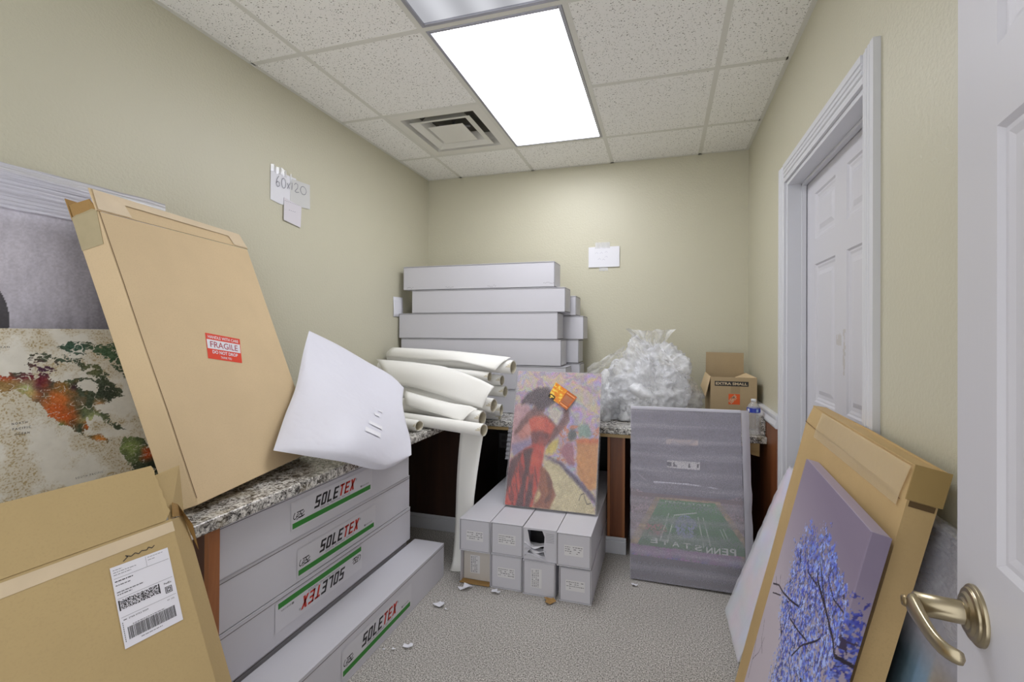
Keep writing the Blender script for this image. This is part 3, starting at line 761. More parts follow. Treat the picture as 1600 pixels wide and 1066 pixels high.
pouch = thing('foam_pouch', 'puffy white foam pouch slumped on the worktop beside the fragile box', 'pouch', Matrix.Translation(po))
o = m_.build('pouch_body', foam_m, pouch)
m_ = MB()
for (s0, s1, t0, t1) in ((.56, .66, .30, .33), (.54, .65, .225, .26), (.60, .64, .41, .44), (.63, .67, .47, .485)):
    rows = []
    for j_ in range(4):
        row = []
        for i in range(5):
            s_, t_ = s0 + (s1 - s0) * i / 4, t0 + (t1 - t0) * j_ / 3; e = (math.sin(math.pi * s_) * math.sin(math.pi * t_)) ** .55; low = max(0, 1 - t_ * 1.6)
            wob = mnoise.noise(Vector((s_ * 4, t_ * 4, 3.1))) * .008
            row.append(tuple(coons(s_, t_) + pn * (e * (.040 + .100 * low * math.sin(math.pi * min(1, s_ * 1.05))) + wob * e + .003 + .002 * ((i + j_) % 2)) - po))
        rows.append(row)
    m_.grid(rows)
m_.build('tape_bit', mat('shiny_tape', (250, 250, 255), .04, spec=1., bump=(60, .3, .002)), pouch)

# ------------------------------------------------------------------ big carton marked fragile
A = thing('flat_carton', 'tall flat cardboard box with a red fragile sticker leaning on the left wall', 'box', frame(-1.395, .980, .752, 102.0, 20.2, .3))
MB().box(0, .63, -.087, 0, 0, .927).build('body', board_a, A, bevel=.003)
fl = MB().add([(-.004, -.087, .9275), (.632, -.087, .929), (.605, -.089, .990), (-.008, -.090, .996)], [(0, 1, 2, 3)]).build('front_flap', board_a, A, solid=.003)
m_ = MB().add([(.0, -.0905, .930), (.105, -.0905, .930), (.090, -.0935, .968), (.0, -.0935, .994), (.53, -.0925, .966), (.60, -.0925, .989), (.548, -.0905, .931), (.628, -.0905, .931)],
    [(0, 1, 2, 3), (3, 2, 4, 5), (4, 6, 7, 5)]); m_.build('paper_tape', tape_m, fl, solid=.0006)
MB().add([(.001, -.001, .9275), (.11, -.001, .9275), (.10, -.001, .99), (.0, -.001, .998)], [(0, 1, 2, 3)]).build('back_flap', board_dark, A, solid=.003)
MB().add([(.008, -.001, .9275), (.008, -.083, .9275), (-.006, -.08, .965), (-.006, -.015, .97)], [(0, 1, 2, 3)]).build('side_flap', board_dark, A, solid=.003)
m_ = MB().add([(-.0012, -.086, .93), (-.0012, -.004, .935), (-.0012, -.001, .83), (-.0012, -.072, .826)], [(0, 1, 2, 3)]); m_.add([(-.0012, -.086, .93), (-.0012, -.004, .935), (.003, -.02, .942), (.002, -.07, .940)], [(0, 1, 2, 3)]); m_.build('side_tape', tan_tape, A, solid=.0006)
m_ = MB().stroke([(.003, .925), (.004, .7), (.0025, .5), (.005, .3), (.003, .02)], .0022, -.0885); m_.keep = 1; m_.build('glued_seam', mat('seam_brown', (108, 84, 54), .8), A)
# sticker corners on the box front
sk = thing('x', '', '', Matrix()); bpy.data.objects.remove(sk)
def quad_map(c4):
    def f_(u, v_):
        a = [Vector(p) for p in c4]
        return (a[0] * (1 - u) + a[1] * u) * (1 - v_) + (a[3] * (1 - u) + a[2] * u) * v_
    return f_
q = quad_map([(.218, .445), (.367, .416), (.397, .512), (.242, .539)])
m_ = MB(); 
def on_q(m_, pts, fs, y, mi): m_.add([(q(u, v_).x, y, q(u, v_).y) for u, v_ in pts], fs, mi)
on_q(m_, [(0, 0), (1, 0), (1, 1), (0, 1)], [(0, 1, 2, 3)], -.0878, 0)
on_q(m_, [(.02, .40), (.98, .40), (.98, .76), (.02, .76)], [(0, 1, 2, 3)], -.0881, 1)
def qtext(s, u, v_, du, dv, mi, off=0.):
    t_ = MB(); text(t_, s, 0, 0, 1, 1, 0, 0, 0, off); t_.v = [(u + a * du, 0, v_ + c_ * dv) for a, b, c_ in t_.v]
    m_.add([(q(a, c_).x, -.0884, q(a, c_).y) for a, b, c_ in t_.v], t_.f, mi)
qtext('HANDLE WITH CARE', .06, .81, .88, .12, 1, .01); qtext('FRAGILE', .10, .46, .80, .24, 2, .01); qtext('DO NOT DROP', .14, .22, .74, .13, 1, .02); qtext('THANK YOU', .36, .06, .32, .09, 1, .01)
m_.keep = 1; m_.build('fragile_sticker', [fragile_m, paper_m, mat('sticker_text', (168, 70, 84), .5)], A)

# ------------------------------------------------------------------ open carton with shipping label
B = thing('open_carton', 'large open brown box with a shipping label, front left corner of the picture', 'box', frame(-.928, .132, .001, 87.4, 23.6, 0))
Wb, Hb, Tb = .657, .866, .115
m_ = MB(); th = .004
prof = [(0, 0), (Wb + .060, 0), (Wb + .072, -.05), (Wb, -Tb), (0, -Tb)]
inn = [(th, -th), (Wb + .056, -th), (Wb + .067, -.05), (Wb - th, -Tb + th), (th, -Tb + th)]
n_ = 5; vs = [(a, b, 0) for a, b in prof] + [(a, b, Hb) for a, b in prof] + [(a, b, Hb) for a, b in inn] + [(a, b, th) for a, b in inn]
fs = [tuple(range(5)), (15, 16, 17, 18, 19)]
for k in range(5):
    k2 = (k + 1) % 5; fs += [(k, k2, k2 + 5, k + 5), (k + 5, k2 + 5, k2 + 10, k + 10), (k + 10, k2 + 10, k2 + 15, k + 15)]
m_.add(vs, fs); m_.build('body', board_b, B, bevel=.0015)
jag = [(0, -Tb, Hb), (Wb, -Tb, Hb + .0)]
top_ = [(Wb - .013 + .0012 * k + .003 * (k % 2), -Tb - .002, Hb + .136 - .013 * k) for k in range(10)]
vs = [(0, -Tb, Hb), (Wb - .012, -Tb, Hb)] + top_[::-1] + [(0, -Tb - .004, Hb + .132)]
m_ = MB().add(vs, [tuple(range(len(vs)))]); m_.build('front_flap', board_b, B, solid=.0035)
MB().add([(Wb - .001, -Tb + .004, Hb), (Wb + .062, -.06, Hb + .005), (Wb + .066, -.085, Hb + .125), (Wb - .008, -Tb + .006, Hb + .112)], [(0, 1, 2, 3)]).build('side_flap', board_b, B, solid=.0035)
m_ = MB().add([(Wb + .060, -.060, Hb - .0), (Wb + .004, -Tb - .001, Hb + .004), (Wb + .012, -Tb + .0, Hb + .036), (Wb + .034, -Tb + .02, Hb + .030), (Wb + .070, -.070, Hb - .03), (Wb + .078, -.053, Hb - .095)], [(0, 1, 2, 3, 4, 5)]); m_.build('corner_flap', board_dark, B, solid=.003)
MB().add([(0, .0, Hb), (Wb, .0, Hb), (Wb, .008, Hb + .05), (0, .008, Hb + .05)], [(0, 1, 2, 3)]).build('back_flap', board_b, B, solid=.003)
m_ = MB().add([(0, -Tb - .0008, Hb - .006), (Wb + .001, -Tb - .0008, Hb - .006), (Wb + .001, -Tb - .0008, Hb - .030), (0, -Tb - .0008, Hb - .036)], [(0, 1, 2, 3)]); m_.keep = 1; m_.build('tape_band', tape_m, B)
# shipping label
Ml = Matrix.Translation((.517, -Tb - .0012, .647)) @ Matrix.Rotation(R(2.6), 4, 'Y')
lb = MB(); LW, LH = .110, .164
lb.rect(0, LW, 0, LH, 0, 0); y = -.0003
for z_ in (.139, .098, .060): lb.rect(.003, LW - .003, z_, z_ + .0006, y, 2)
lb.rect(.064, .0645, .140, .162, y, 2)
r_ = random.Random(3)
def fake(x0, x1, z_, h_=.0022, mi=2):
    a = x0
    while a < x1:
        b = a + r_.uniform(.002, .007); lb.rect(a, min(b, x1), z_, z_ + h_, y, mi); a = b + .0012
for z_, x1 in ((.156, .02), (.151, .045), (.146, .035)): fake(.004, x1, z_, .0012)
for z_, x1 in ((.132, .036), (.124, .030), (.110, .052), (.105, .030)): fake(.004, x1, z_, .002, 1 if z_ > .13 else 2)
for z_, x1 in ((.158, .098), (.152, .082)): fake(.068, x1, z_, .001)
fake(.006, .012, .0535, .0018); text(lb, '2768 0752 0009', .015, .053, .0028, .036, y, 1)
for a in np.arange(.006, .076, .0011):
    for b in np.arange(.075, .0935, .0013):
        if r_.random() < .5: lb.rect(a, a + .0011, b, b + .0013, y, 1)
lb.rect(.003, .0055, .074, .095, y, 1); lb.rect(.0765, .079, .074, .095, y, 1)
a = .010
while a < .098:
    b = a + r_.choice([.0006, .0009, .0014]); lb.rect(a, b, .014, .038, y, 1); a = b + r_.choice([.0006, .0008, .0013])
fake(.02, .08, .0395, .0015); fake(.03, .07, .008, .0015); 
text(lb, 'FedEx', .088, .0875, .0042, .015, y, 1, 0, .01)
lb.rect(.088, .102, .068, .082, y, 1); lb.rect(.0895, .1005, .0695, .0805, y - .0001, 0); lb.rect(.0905, .0995, .0705, .0795, y - .0002, 1); text(lb, 'H', .0925, .0718, .0065, .005, y - .0003, 0, 0, .04)
text(lb, '07 103', .088, .052, .0028, .014, y, 1)
fakev = [(.004, .006)]
for z_ in np.arange(.012, .05, .004): lb.rect(.003, .0045, z_, z_ + .0028, y, 2)
lb.keep = 1
lab = lb.build('shipping_label', [mat('label_white', (232, 230, 236), .4), ink, ink_grey], B); lab.matrix_local = Ml
m_ = MB().stroke([(Wb - .108 + a, Hb - .052 + b) for a, b in ((0, 0), (.01, .006), (.006, .010), (.016, .004), (.024, .008), (.03, .003), (.036, .007), (.046, .004), (.05, .009), (.056, .004), (.062, .008))], .0016, -Tb - .001); m_.keep = 1
m_.build('pen_scribble', ink, B)

# ------------------------------------------------------------------ world map canvas and film-wrapped canvas behind
Mp = thing('map_canvas', 'large canvas print of a watercolour world map behind the open carton', 'canvas print', frame(-1.6495, .55, .7555, 90, 8.46, 0))
MB().box(0, .75, -.029, 0, 0, .544).build('stretcher', canvas_m, Mp, bevel=.003)
LAND = {'na': [(0.200,0.418),(0.231,0.422),(0.263,0.418),(0.296,0.409),(0.307,0.392),(0.339,0.394),(0.369,0.402),(0.404,0.390),(0.418,0.397),(0.435,0.384),(0.453,0.359),(0.471,0.345),(0.480,0.327),(0.450,0.325),(0.429,0.306),(0.411,0.314),(0.393,0.306),(0.409,0.287),(0.427,0.278),(0.416,0.252),(0.404,0.276),(0.377,0.276),(0.377,0.243),(0.361,0.236),(0.369,0.218),(0.352,0.230),(0.333,0.253),(0.314,0.267),(0.292,0.292),(0.279,0.324),(0.258,0.343),(0.238,0.365),(0.218,0.375),(0.150,0.375),(0.150,.41)],
'i1': [(0.253,0.458),(0.266,0.469),(0.289,0.473),(0.308,0.465),(0.291,0.450),(0.268,0.449)], 'i2': [(0.252,0.445),(0.272,0.445),(0.271,0.431),(0.256,0.430)],
'i3': [(0.271,0.436),(0.298,0.437),(0.321,0.422),(0.300,0.413),(0.274,0.421)], 'i4': [(0.317,0.485),(0.338,0.500),(0.372,0.505),(0.412,0.501),(0.397,0.477),(0.369,0.464),(0.332,0.474)],
'i5': [(0.351,0.446),(0.381,0.444),(0.420,0.425),(0.437,0.406),(0.431,0.387),(0.400,0.399),(0.366,0.424)], 'i6': [(0.311,0.462),(0.336,0.463),(0.377,0.450),(0.343,0.444),(0.314,0.443)],
'gr': [(0.392,0.482),(0.426,0.501),(0.464,0.497),(0.502,0.472),(0.515,0.382),(0.484,0.379),(0.462,0.410),(0.440,0.446),(0.414,0.465)],
'ca': [(0.369,0.221),(0.404,0.221),(0.430,0.193),(0.412,0.198),(0.377,0.211)], 'cu': [(0.425,0.245),(0.453,0.239),(0.481,0.219),(0.442,0.230)], 'fl': [(0.413,0.275),(0.427,0.278),(0.431,0.238),(0.421,0.257)],
'sa': [(0.453,0.188),(0.479,0.196),(0.519,0.178),(0.547,0.124),(0.563,0.059),(0.539,0.0),(0.500,0.03),(0.463,0.128),(0.449,0.160)]}
HUD = [(0.355,0.382),(0.377,0.393),(0.403,0.382),(0.408,0.353),(0.404,0.340),(0.388,0.356),(0.362,0.362)]
def map_fn(X, Y):
    n1, n2, n3 = vnoise(X, Y, 14, 1), vnoise(X, Y, 60, 2), vnoise(X, Y, 330, 3, 2)
    col = np.ones(X.shape + (3,)) * np.array((226, 223, 212)); col += (n2 - .5)[..., None] * 14
    k_ = (np.clip((n1 - .44) * 5, 0, 1) * np.clip((n3 - .55) * 6, 0, 1) * .6 + np.clip((n1 - .5) * 1.6, 0, .18))[..., None]; col = col * (1 - k_) + np.array((158, 134, 84)) * k_
    Xd = X + (n2 - .5) * .018 + (n3 - .5) * .012; Yd = Y + (vnoise(X, Y, 60, 5) - .5) * .018 + (vnoise(X, Y, 150, 6, 2) - .5) * .012
    land = np.zeros(X.shape, bool)
    for p in LAND.values(): land |= inside(Xd, Yd, p)
    land &= ~inside(Xd, Yd, HUD)
    lc = np.ones(X.shape + (3,)) * np.array((74, 84, 66))
    def blob(x, y, r_, c_, k=1.):
        nonlocal lc
        m = np.clip(1.3 - np.hypot(X - x, Y - y) / r_ + (n1 - .5) * 1.6 + (n2 - .5) * .8, 0, 1)[..., None] * k
        lc = lc * (1 - m) + np.array(c_) * m
    blob(.262, .400, .05, (112, 40, 52)); blob(.20, .405, .03, (186, 62, 34)); blob(.285, .43, .02, (76, 42, 66)); blob(.24, .37, .03, (176, 186, 128)); blob(.205, .38, .03, (150, 120, 72))
    blob(.33, .37, .03, (92, 104, 60)); blob(.325, .335, .055, (206, 118, 58)); blob(.32, .285, .05, (200, 98, 44)); blob(.37, .30, .02, (84, 96, 62)); blob(.385, .27, .035, (176, 184, 128)); blob(.372, .25, .018, (190, 96, 44))
    blob(.36, .33, .02, (120, 110, 90)); blob(.41, .31, .022, (206, 160, 112)); blob(.45, .30, .02, (150, 60, 44)); blob(.43, .34, .03, (58, 66, 54)); blob(.36, .49, .04, (58, 92, 78)); blob(.44, .47, .05, (76, 100, 74)); blob(.40, .42, .03, (98, 104, 72))
    blob(.31, .26, .02, (112, 128, 74)); blob(.40, .21, .02, (214, 140, 70)); blob(.48, .16, .04, (140, 158, 98)); blob(.53, .13, .025, (196, 92, 50)); blob(.54, .08, .03, (44, 54, 46)); blob(.35, .37, .015, (72, 48, 64))
    lc += (n3 - .5)[..., None] * 60
    vein = land & (np.abs(vnoise(X * 1., Y * 2.2, 34, 9, 2) - .5) < .012); lc[vein] = (214, 206, 190)
    chan = (Y > .40) & (X > .24) & (np.abs(vnoise(X, Y * 1.6, 46, 14, 2) - .5) < .035); land &= ~chan
    col[land] = lc[land]
    return col
picture('printed_map', .75, .544, 560, 400, map_fn, -.0295, Mp, print_m)
m_ = MB(); y = -.0300
text(m_, 'N O R T H', .214, .284, .0058, .030, y, 0, 0, .015); text(m_, 'P A C I F I C', .2145, .270, .0058, .036, y, 0, 0, .015); text(m_, 'O C E A N', .218, .2555, .0058, .029, y, 0, 0, .015); text(m_, 'O C E A N', .190, .491, .0045, .032, y); text(m_, 'S O U T H   P A C I F I C', .335, .104, .0052, .066, y)
m_.keep = 1; m_.build('map_lettering', mat('lettering_grey', (74, 72, 72), .5), Mp)

Sv = thing('wrapped_canvas', 'tall grey canvas in stretch film standing behind the map on the left wall', 'canvas print', frame(-1.815, .22, .752, 90, 2.6, 0))
MB().box(0, .985, -.034, 0, 0, 1.0).build('stretcher', mat('silver_edge', (150, 150, 158), .5), Sv, bevel=.003)
def silver(X, Y):
    n1, n2 = vnoise(X * 3, Y, 14, 11), vnoise(X, Y, 200, 12); st = vnoise(X, Y * .12, 60, 13)
    g = 200 + (n1 - .5) * 22 + (n2 - .5) * 34 + (st - .5) * 34 * np.clip(1.2 - Y, 0, 1)
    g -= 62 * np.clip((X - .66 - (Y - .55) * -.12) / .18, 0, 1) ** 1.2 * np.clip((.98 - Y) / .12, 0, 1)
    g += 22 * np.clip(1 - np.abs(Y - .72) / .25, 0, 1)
    col = np.stack([g, g * .985, g * 1.045], -1)
    e = ((X - .535) / .068) ** 2 + ((Y - .57) / .12) ** 2 < 1; col[e] = np.array((92, 90, 96)) + (n2[e] - .5)[:, None] * 20
    return col
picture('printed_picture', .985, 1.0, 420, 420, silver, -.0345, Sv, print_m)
rows = []
for j_ in range(40):
    z_ = .893 + .129 * j_ / 39
    rows.append([(-.004 + (1.03) * i / 60, -.038 - .006 * abs(mnoise.noise(Vector((i * .04, j_ * .9, 0)))) - .010 * (j_ / 39) * abs(mnoise.noise(Vector((i * .03, j_ * .9, 4)))), z_ + .008 * mnoise.noise(Vector((i * .12, 1, 0)))) for i in range(61)])
m_ = MB().grid(rows); m_.grid([[(p[0], p[1], p[2]) for p in rows[-1]], [(p[0], .004, p[2] + .003) for p in rows[-1]]]); m_.build('film_band', film, Sv)
# ------------------------------------------------------------------ right side: leaning carton, tree canvas, wrapped boards
K = thing('leaning_carton', 'battered flat cardboard box leaning at the right door, behind the tree picture', 'box', frame(.3060, 1.787, .002, -91.8, 13.0, -1.0))
kw, kh, kt = .735, 1.062, .050
m_ = MB(); rows = []
def kpt(x, z_, front):
    n__ = mnoise.noise(Vector((x * 4, z_ * 3, 0))) * .003
    y_ = -kt if front else 0.
    if front and z_ > kh - .06: y_ = -kt + .010 * (z_ - kh + .06) / .06
    return (x, y_ + (n__ if front else 0), z_)
zs_ = [kh * k / 18 for k in range(17)] + [kh - .06, kh - .03, kh]
m_.grid([[kpt(kw * i / 14, z_, True) for i in range(15)] for z_ in zs_]); m_.grid([[kpt(kw * i / 14, z_, False) for i in range(15)] for z_ in zs_])
m_.grid([[kpt(0, z_, True), kpt(0, z_, False)] for z_ in zs_], smooth=False); m_.grid([[kpt(kw, z_, True), kpt(kw, z_, False)] for z_ in zs_], smooth=False)
m_.grid([[kpt(kw * i / 14, kh, f_) for i in range(15)] for f_ in (True, False)], smooth=False); m_.grid([[kpt(kw * i / 14, 0, f_) for i in range(15)] for f_ in (True, False)], smooth=False)
m_.build('body', board_k, K)
m_ = MB().stroke([(0, kh - .058), (.18, kh - .062), (.4, kh - .060), (.55, kh - .066), (.715, kh - .070)], .0022, -kt - .0028); m_.keep = 1; m_.build('crease', mat('crease_brown', (120, 92, 56), .8), K)
rows = [[(.13 + .58 * i / 10, -kt - .0038 + .006 * max(0, (z_ - kh + .06) / .06), z_ + (.004 * math.sin(i * 3.1) if z_ < kh - .1 else 0)) for i in range(11)] for z_ in (kh - .085, kh - .06, kh - .03, kh - .002)]
m_ = MB().grid(rows, smooth=False); m_.build('tape_band', sheet_mat('parcel_tape', (222, 200, 158), .45, .2, (30, .5, .002), .8)[1], K)
m_ = MB().add([(0, -kt + .008, kh), (kw, -kt + .008, kh + .001), (kw, -.002, kh + .003), (0, -.002, kh + .004)], [(0, 1, 2, 3)])
m_.add([(0, -.002, kh + .004), (kw * .5, -.002, kh + .010), (kw, -.003, kh + .008), (kw, -.002, kh - .01), (0, -.002, kh - .01)], [(0, 1, 2, 3, 4)]); m_.build('top_flap', board_k, K, solid=.003)
m_ = MB().box(kw + .0008, kw + .004, -kt - .005, .006, kh - .062, kh + .008); m_.build('end_flap', mat('end_flap_brown', (160, 134, 84), .7, var=(8, .06)), K, bevel=.001)
m_ = MB().box(kw + .0004, kw + .0016, -kt + .004, -.004, kh - .075, kh - .064); m_.build('torn_gap', mat('torn_dark', (92, 72, 44), .9), K)

Tr = thing('tree_canvas', 'canvas print of a blue-leaved tree on a mauve ground, leaning on the cardboard box', 'canvas print', frame(.2425, 1.553, .002, -94.0, 13.3, 0))
tw, thh, td = .54, .930, .034
MB().box(0, tw, -td, 0, 0, thh).build('stretcher', mat('mauve_edge', (168, 158, 180), .45), Tr, bevel=.003)
CROWN = [(0.34,0.86),(0.34,0.80),(0.22,0.755),(0.27,0.71),(0.28,0.68),(0.25,0.60),(0.31,0.55),(0.40,0.51),(.45,.2),(1.3,.2),(1.3,.78),(1.06,0.79),(1.0,0.835),(0.96,0.87),(0.83,0.875),(0.70,0.885),(0.60,0.915),(0.55,0.905),(0.56,0.87),(0.47,0.85),(0.39,0.875)]
def tree_fn(X, Y):
    U, V = X / tw, Y / thh
    n1, n2, n3 = vnoise(U, V, 10, 21), vnoise(U * 1.6, V * 2.4, 50, 22, 2), vnoise(U * 1.6, V * 2.4, 22, 23)
    base = np.array((134, 124, 142)) * (1 - V[..., None] * .0) + np.zeros(X.shape + (3,))
    t_ = np.clip((.96 - V) * 2.2 + (.6 - U) * .3, 0, 1)[..., None]
    col = np.array((136, 124, 146)) * (1 - t_) + np.array((196, 186, 196)) * t_
    Ud = U + (n2 - .5) * .22 + (n1 - .5) * .05; Vd = V + (n3 - .5) * .08
    m = inside(Ud, Vd, CROWN) & (vnoise(U * 2, V * 3.4, 40, 25, 2) > .40)
    leaf = np.stack([70 + n2 * 90, 74 + n2 * 120, 196 + n2 * 60], -1)
    hi = (n3 > .50)[..., None]; leaf = np.where(hi & (n2 > .47)[..., None], np.array((176, 194, 252)), leaf)
    dk = (vnoise(U * 2, V * 3, 46, 27, 2) > .60); leaf[dk] = leaf[dk] * .5 + np.array((52, 42, 66)) * .5
    side = np.clip((U - .99) * 40, 0, 1)[..., None] * .45; leaf = leaf * (1 - side) + np.array((48, 48, 130)) * side  # shade painted into the leaf colour on the canvas side
    col[m] = leaf[m]
    wob = (n1 - .5) * .03
    for pts, w_ in ([[(.62, .80), (.65, .78), (.81, .76), (.94, .74), (1.0, .72), (1.25, .70)], .0045], [[(.81, .76), (.71, .79), (.63, .82), (.60, .86)], .003], [[(.41, .80), (.53, .76), (.67, .77)], .002], [[(.03, .57), (.14, .60), (.25, .61), (.37, .63), (.52, .66)], .0028], [[(.05, .60), (.10, .585)], .0018], [[(.07, .55), (.21, .59)], .002],
                    [[(.12, .63), (.16, .60)], .0016], [[(-.02, .39), (.03, .32), (.06, .24)], .002], [[(.04, .30), (.12, .36), (.14, .42)], .0015], [[(.06, .45), (.10, .40), (.18, .38)], .0015], [[(.60, .55), (.70, .62), (.84, .70)], .003], [[(.45, .60), (.60, .62), (.72, .64)], .0025], [[(.75, .82), (.86, .80), (.97, .81)], .002]):
        d_ = near_line(U + wob, V, pts); col[d_ < w_] = (46, 38, 52)
    br = (np.abs(vnoise(U * 2 + n1 * .3, V, 12, 31, 3) - .5) < .012) & inside(U, V, CROWN); col[br] = (66, 56, 84)
    return col
def wrap(a, b):
    return (a, -td - .0006, b) if a <= tw else (tw + .0006, -td + (a - tw), b)
picture('printed_tree', tw + td, thh, 330, 470, tree_fn, 0, Tr, print_m, wrap)

# foam-wrapped board at the door
Fm = thing('foam_wrapped_board', 'foam-wrapped board with faint pastel colours between the closed door and the cardboard box', 'canvas print', frame(.309, 2.238, .002, -89.4, 20.7, 0))
fw, fh = .34, .745
def pastel(X, Y):
    n1 = vnoise(X, Y, 9, 41); n2 = vnoise(X, Y, 14, 42); n3 = vnoise(X, Y, 50, 43)
    col = np.ones(X.shape + (3,)) * np.array((232, 228, 238)); col[..., 0] += (n1 - .5) * 70; col[..., 2] += (n2 - .5) * 60; col[..., 1] -= (n1 - .5) * 20; col += (n3 - .5)[..., None] * 12
    return col
MB().box(0.005, fw - .005, -.028, 0, .003, fh - .012).build('board', canvas_m, Fm, bevel=.003)
picture('printed_picture', fw - .01, fh - .015, 90, 180, pastel, -.0285, Fm, print_m, lambda a, b: (a + .005, -.0285, b + .003))
rows = []
for j_ in range(40):
    v_ = j_ / 39; row = []
    for i in range(26):
        u_ = i / 25; cut = .035 * max(0, 1 - u_ * 6) ** 1.5 * (1 if v_ > .93 else 0)
        xx = -.008 + (fw + .014) * u_ + (.004 * mnoise.noise(Vector((v_ * 14, 0, 2))) if i == 0 else 0) + (.03 * max(0, (v_ - .93) / .07) if i == 0 else 0)
        row.append((xx, -.031 - .006 * abs(mnoise.noise(Vector((u_ * 4, v_ * 12, 1)))), fh * v_ + (.008 * mnoise.noise(Vector((u_ * 9, 3, 0))) if j_ == 39 else 0)))
    rows.append(row)
m_ = MB().grid(rows); m_.grid([rows[-1], [(p[0], -.002, p[2] - .008) for p in rows[-1]]]); m_.grid([[r0[0] for r0 in rows], [(r0[0][0] + .004, -.002, r0[0][2]) for r0 in rows]])
t, fsl = sheet_mat('foam_sleeve', (244, 243, 250), .60, .35, (14, .6, .008))
m_.build('foam_sleeve', fsl, Fm)

# film-wrapped board near the open door
Wr = thing('film_wrapped_board', 'blue and beige striped board in crumpled plastic film behind the door lever', 'canvas print', frame(.345, 1.37, .002, -90, 13.4, 0))
MB().box(0, .585, -.028, 0, 0, .925).build('board', canvas_m, Wr, bevel=.003)
def stripes(X, Y):
    n1 = vnoise(X, Y * .1, 60, 51); n2 = vnoise(X, Y, 120, 52)
    stops = [0, .272, .285, .305, .318, .335, .342, .372, .385, .40, .45, .60]; cols = [(40, 44, 50), (52, 60, 66), (74, 88, 98), (84, 104, 114), (112, 136, 152), (118, 146, 168), (144, 176, 206), (150, 180, 208), (186, 178, 166), (168, 154, 132), (154, 140, 118), (160, 150, 136)]
    col = np.stack([np.interp(X, stops, [c_[k] for c_ in cols]) for k in range(3)], -1)
    top = np.clip((Y - .66) / .06, 0, 1)[..., None]; col = col * (1 - top) + np.array((176, 176, 188)) * top
    return col + (n2 - .5)[..., None] * 18
picture('printed_picture', .585, .925, 160, 160, stripes, -.0285, Wr, print_m)
rows = []
for j_ in range(46):
    v_ = j_ / 45; top = max(0, (v_ - .55) / .45)
    rows.append([(-.004 + .593 * i / 50, -.032 - (.004 + .020 * top) * abs(mnoise.noise(Vector((i * .16, v_ * 22 + i * .25, 5)))) * 1.2, (.785 + .02 * math.sin(i * .5)) * (1 - v_) + .945 * v_ + .006 * mnoise.noise(Vector((i * .2, 2, v_ * 2)))) for i in range(51)])
m_ = MB().grid(rows); m_.grid([rows[-1], [(p[0], -.002, p[2] - .010) for p in rows[-1]]]); m_.build('plastic_film', film_r, Wr)

# ------------------------------------------------------------------ stadium picture in foam sleeve
St = thing('stadium_canvas', 'tall canvas photograph of a football stadium in a hazy foam sleeve, leaning on the worktop', 'canvas print', frame(-.160, 2.449, .002, -1.0, 7.9, .7))
sw, sh, sd = .557, .883, .038
MB().box(0, sw, -sd, 0, 0, sh).build('stretcher', mat('dark_edge', (84, 80, 90), .5), St, bevel=.003)
def stad(X, Y):
    U, V = X / sw, Y / sh; n1, n2, n3 = vnoise(U, V, 12, 61), vnoise(U, V * 1.5, 90, 62, 2), vnoise(U, V * 1.5, 48, 63, 2)
    col = np.ones(X.shape + (3,)) * np.array((118, 114, 128)); col += (n1 - .5)[..., None] * 16 + (n2 - .5)[..., None] * 30
    def put(m, c_): col[m] = c_ if np.ndim(c_) == 1 else c_[m]
    crowd = np.stack([84 + n2 * 120, 74 + n2 * 108, 78 + n2 * 112], -1)
    put((V < .53 - .08 * np.sin(np.clip(U, 0, 1) * np.pi) + .0 * V) & (V > .12), crowd)
    put((V < .50) & (V > .475), np.array((120, 100, 104)))
    FIELD = [(.27, .468), (.76, .472), (1.05, .20), (.05, .185)]
    rim = inside(U, V, [(.23, .480), (.80, .484), (1.13, .18), (-.05, .165)]); put(rim, np.stack([120 + n3 * 90, 112 + n3 * 70, 88 + n3 * 60], -1))
    f_ = inside(U, V, FIELD); g = np.stack([48 + n1 * 24 + n2 * 16, 92 + (V - .2) * 90 + n1 * 20 + n2 * 20, 54 + n1 * 22 + n2 * 14], -1); put(f_, g)
    for a, b, w_ in (((.35, .39), (.27, .235), .004), ((.40, .385), (.335, .225), .004), ((.61, .385), (.655, .225), .004), ((.655, .385), (.715, .235), .004), ((.80, .33), (.845, .265), .0025), ((.825, .335), (.87, .27), .0025), ((.44, .35), (.43, .26), .002), ((.55, .35), (.56, .25), .002), ((.40, .385), (.60, .41), .003)):
        put(near_line(U, V, [a, b]) < w_, np.array((196, 206, 196)))
    pl_ = (np.hypot((U - .50) / .10, (V - .325) / .065) < 1) & (n2 > .50); put(pl_, np.array((140, 150, 190)))
    pl_ = (np.hypot((U - .23) / .10, (V - .295) / .04) < 1) & (n2 > .5); put(pl_, np.array((170, 120, 116)))
    b_ = (V < .19 + .01 * n1) & (V > .135) & ((U < .97)); put(b_, np.stack([84 + n2 * 120, 70 + n3 * 80, 92 + n2 * 110], -1))
    bl = b_ & (V < .17) & (n1 > .52) & (n2 > .48); put(bl, np.array((86, 92, 160)))
    put(V < .135, np.array((86, 82, 90))); 
    m = (V > .795) & (V < .825) & (U > .33) & (U < .62); put(m & (n2 > .46), np.array((232, 206, 190)))
    put(near_line(U, V, [(.06, .61), (.15, .565)]) < .004, np.array((150, 146, 156)))
    arc_ = near_line(U, V, [(.15, .565), (.35, .567), (.53, .568), (.70, .562), (.88, .548)]) < .004; put(arc_ & (n1 > .46), np.array((220, 220, 232)))
    m = (V > .655) & (V < .70) & (U > .34) & (U < .635); put(m, np.array((216, 214, 216)))
    m &= (V < .69) & (V > .665) & (vnoise(U, V, 26, 71, 2) > .66); put(m, np.array((70, 70, 76)))
    return col
picture('printed_stadium', sw, sh, 300, 440, stad, -sd - .0006, St, print_m)
m_ = MB(); y = -sd - .0012; lt = mat('field_lettering', (205, 210, 205), .5)
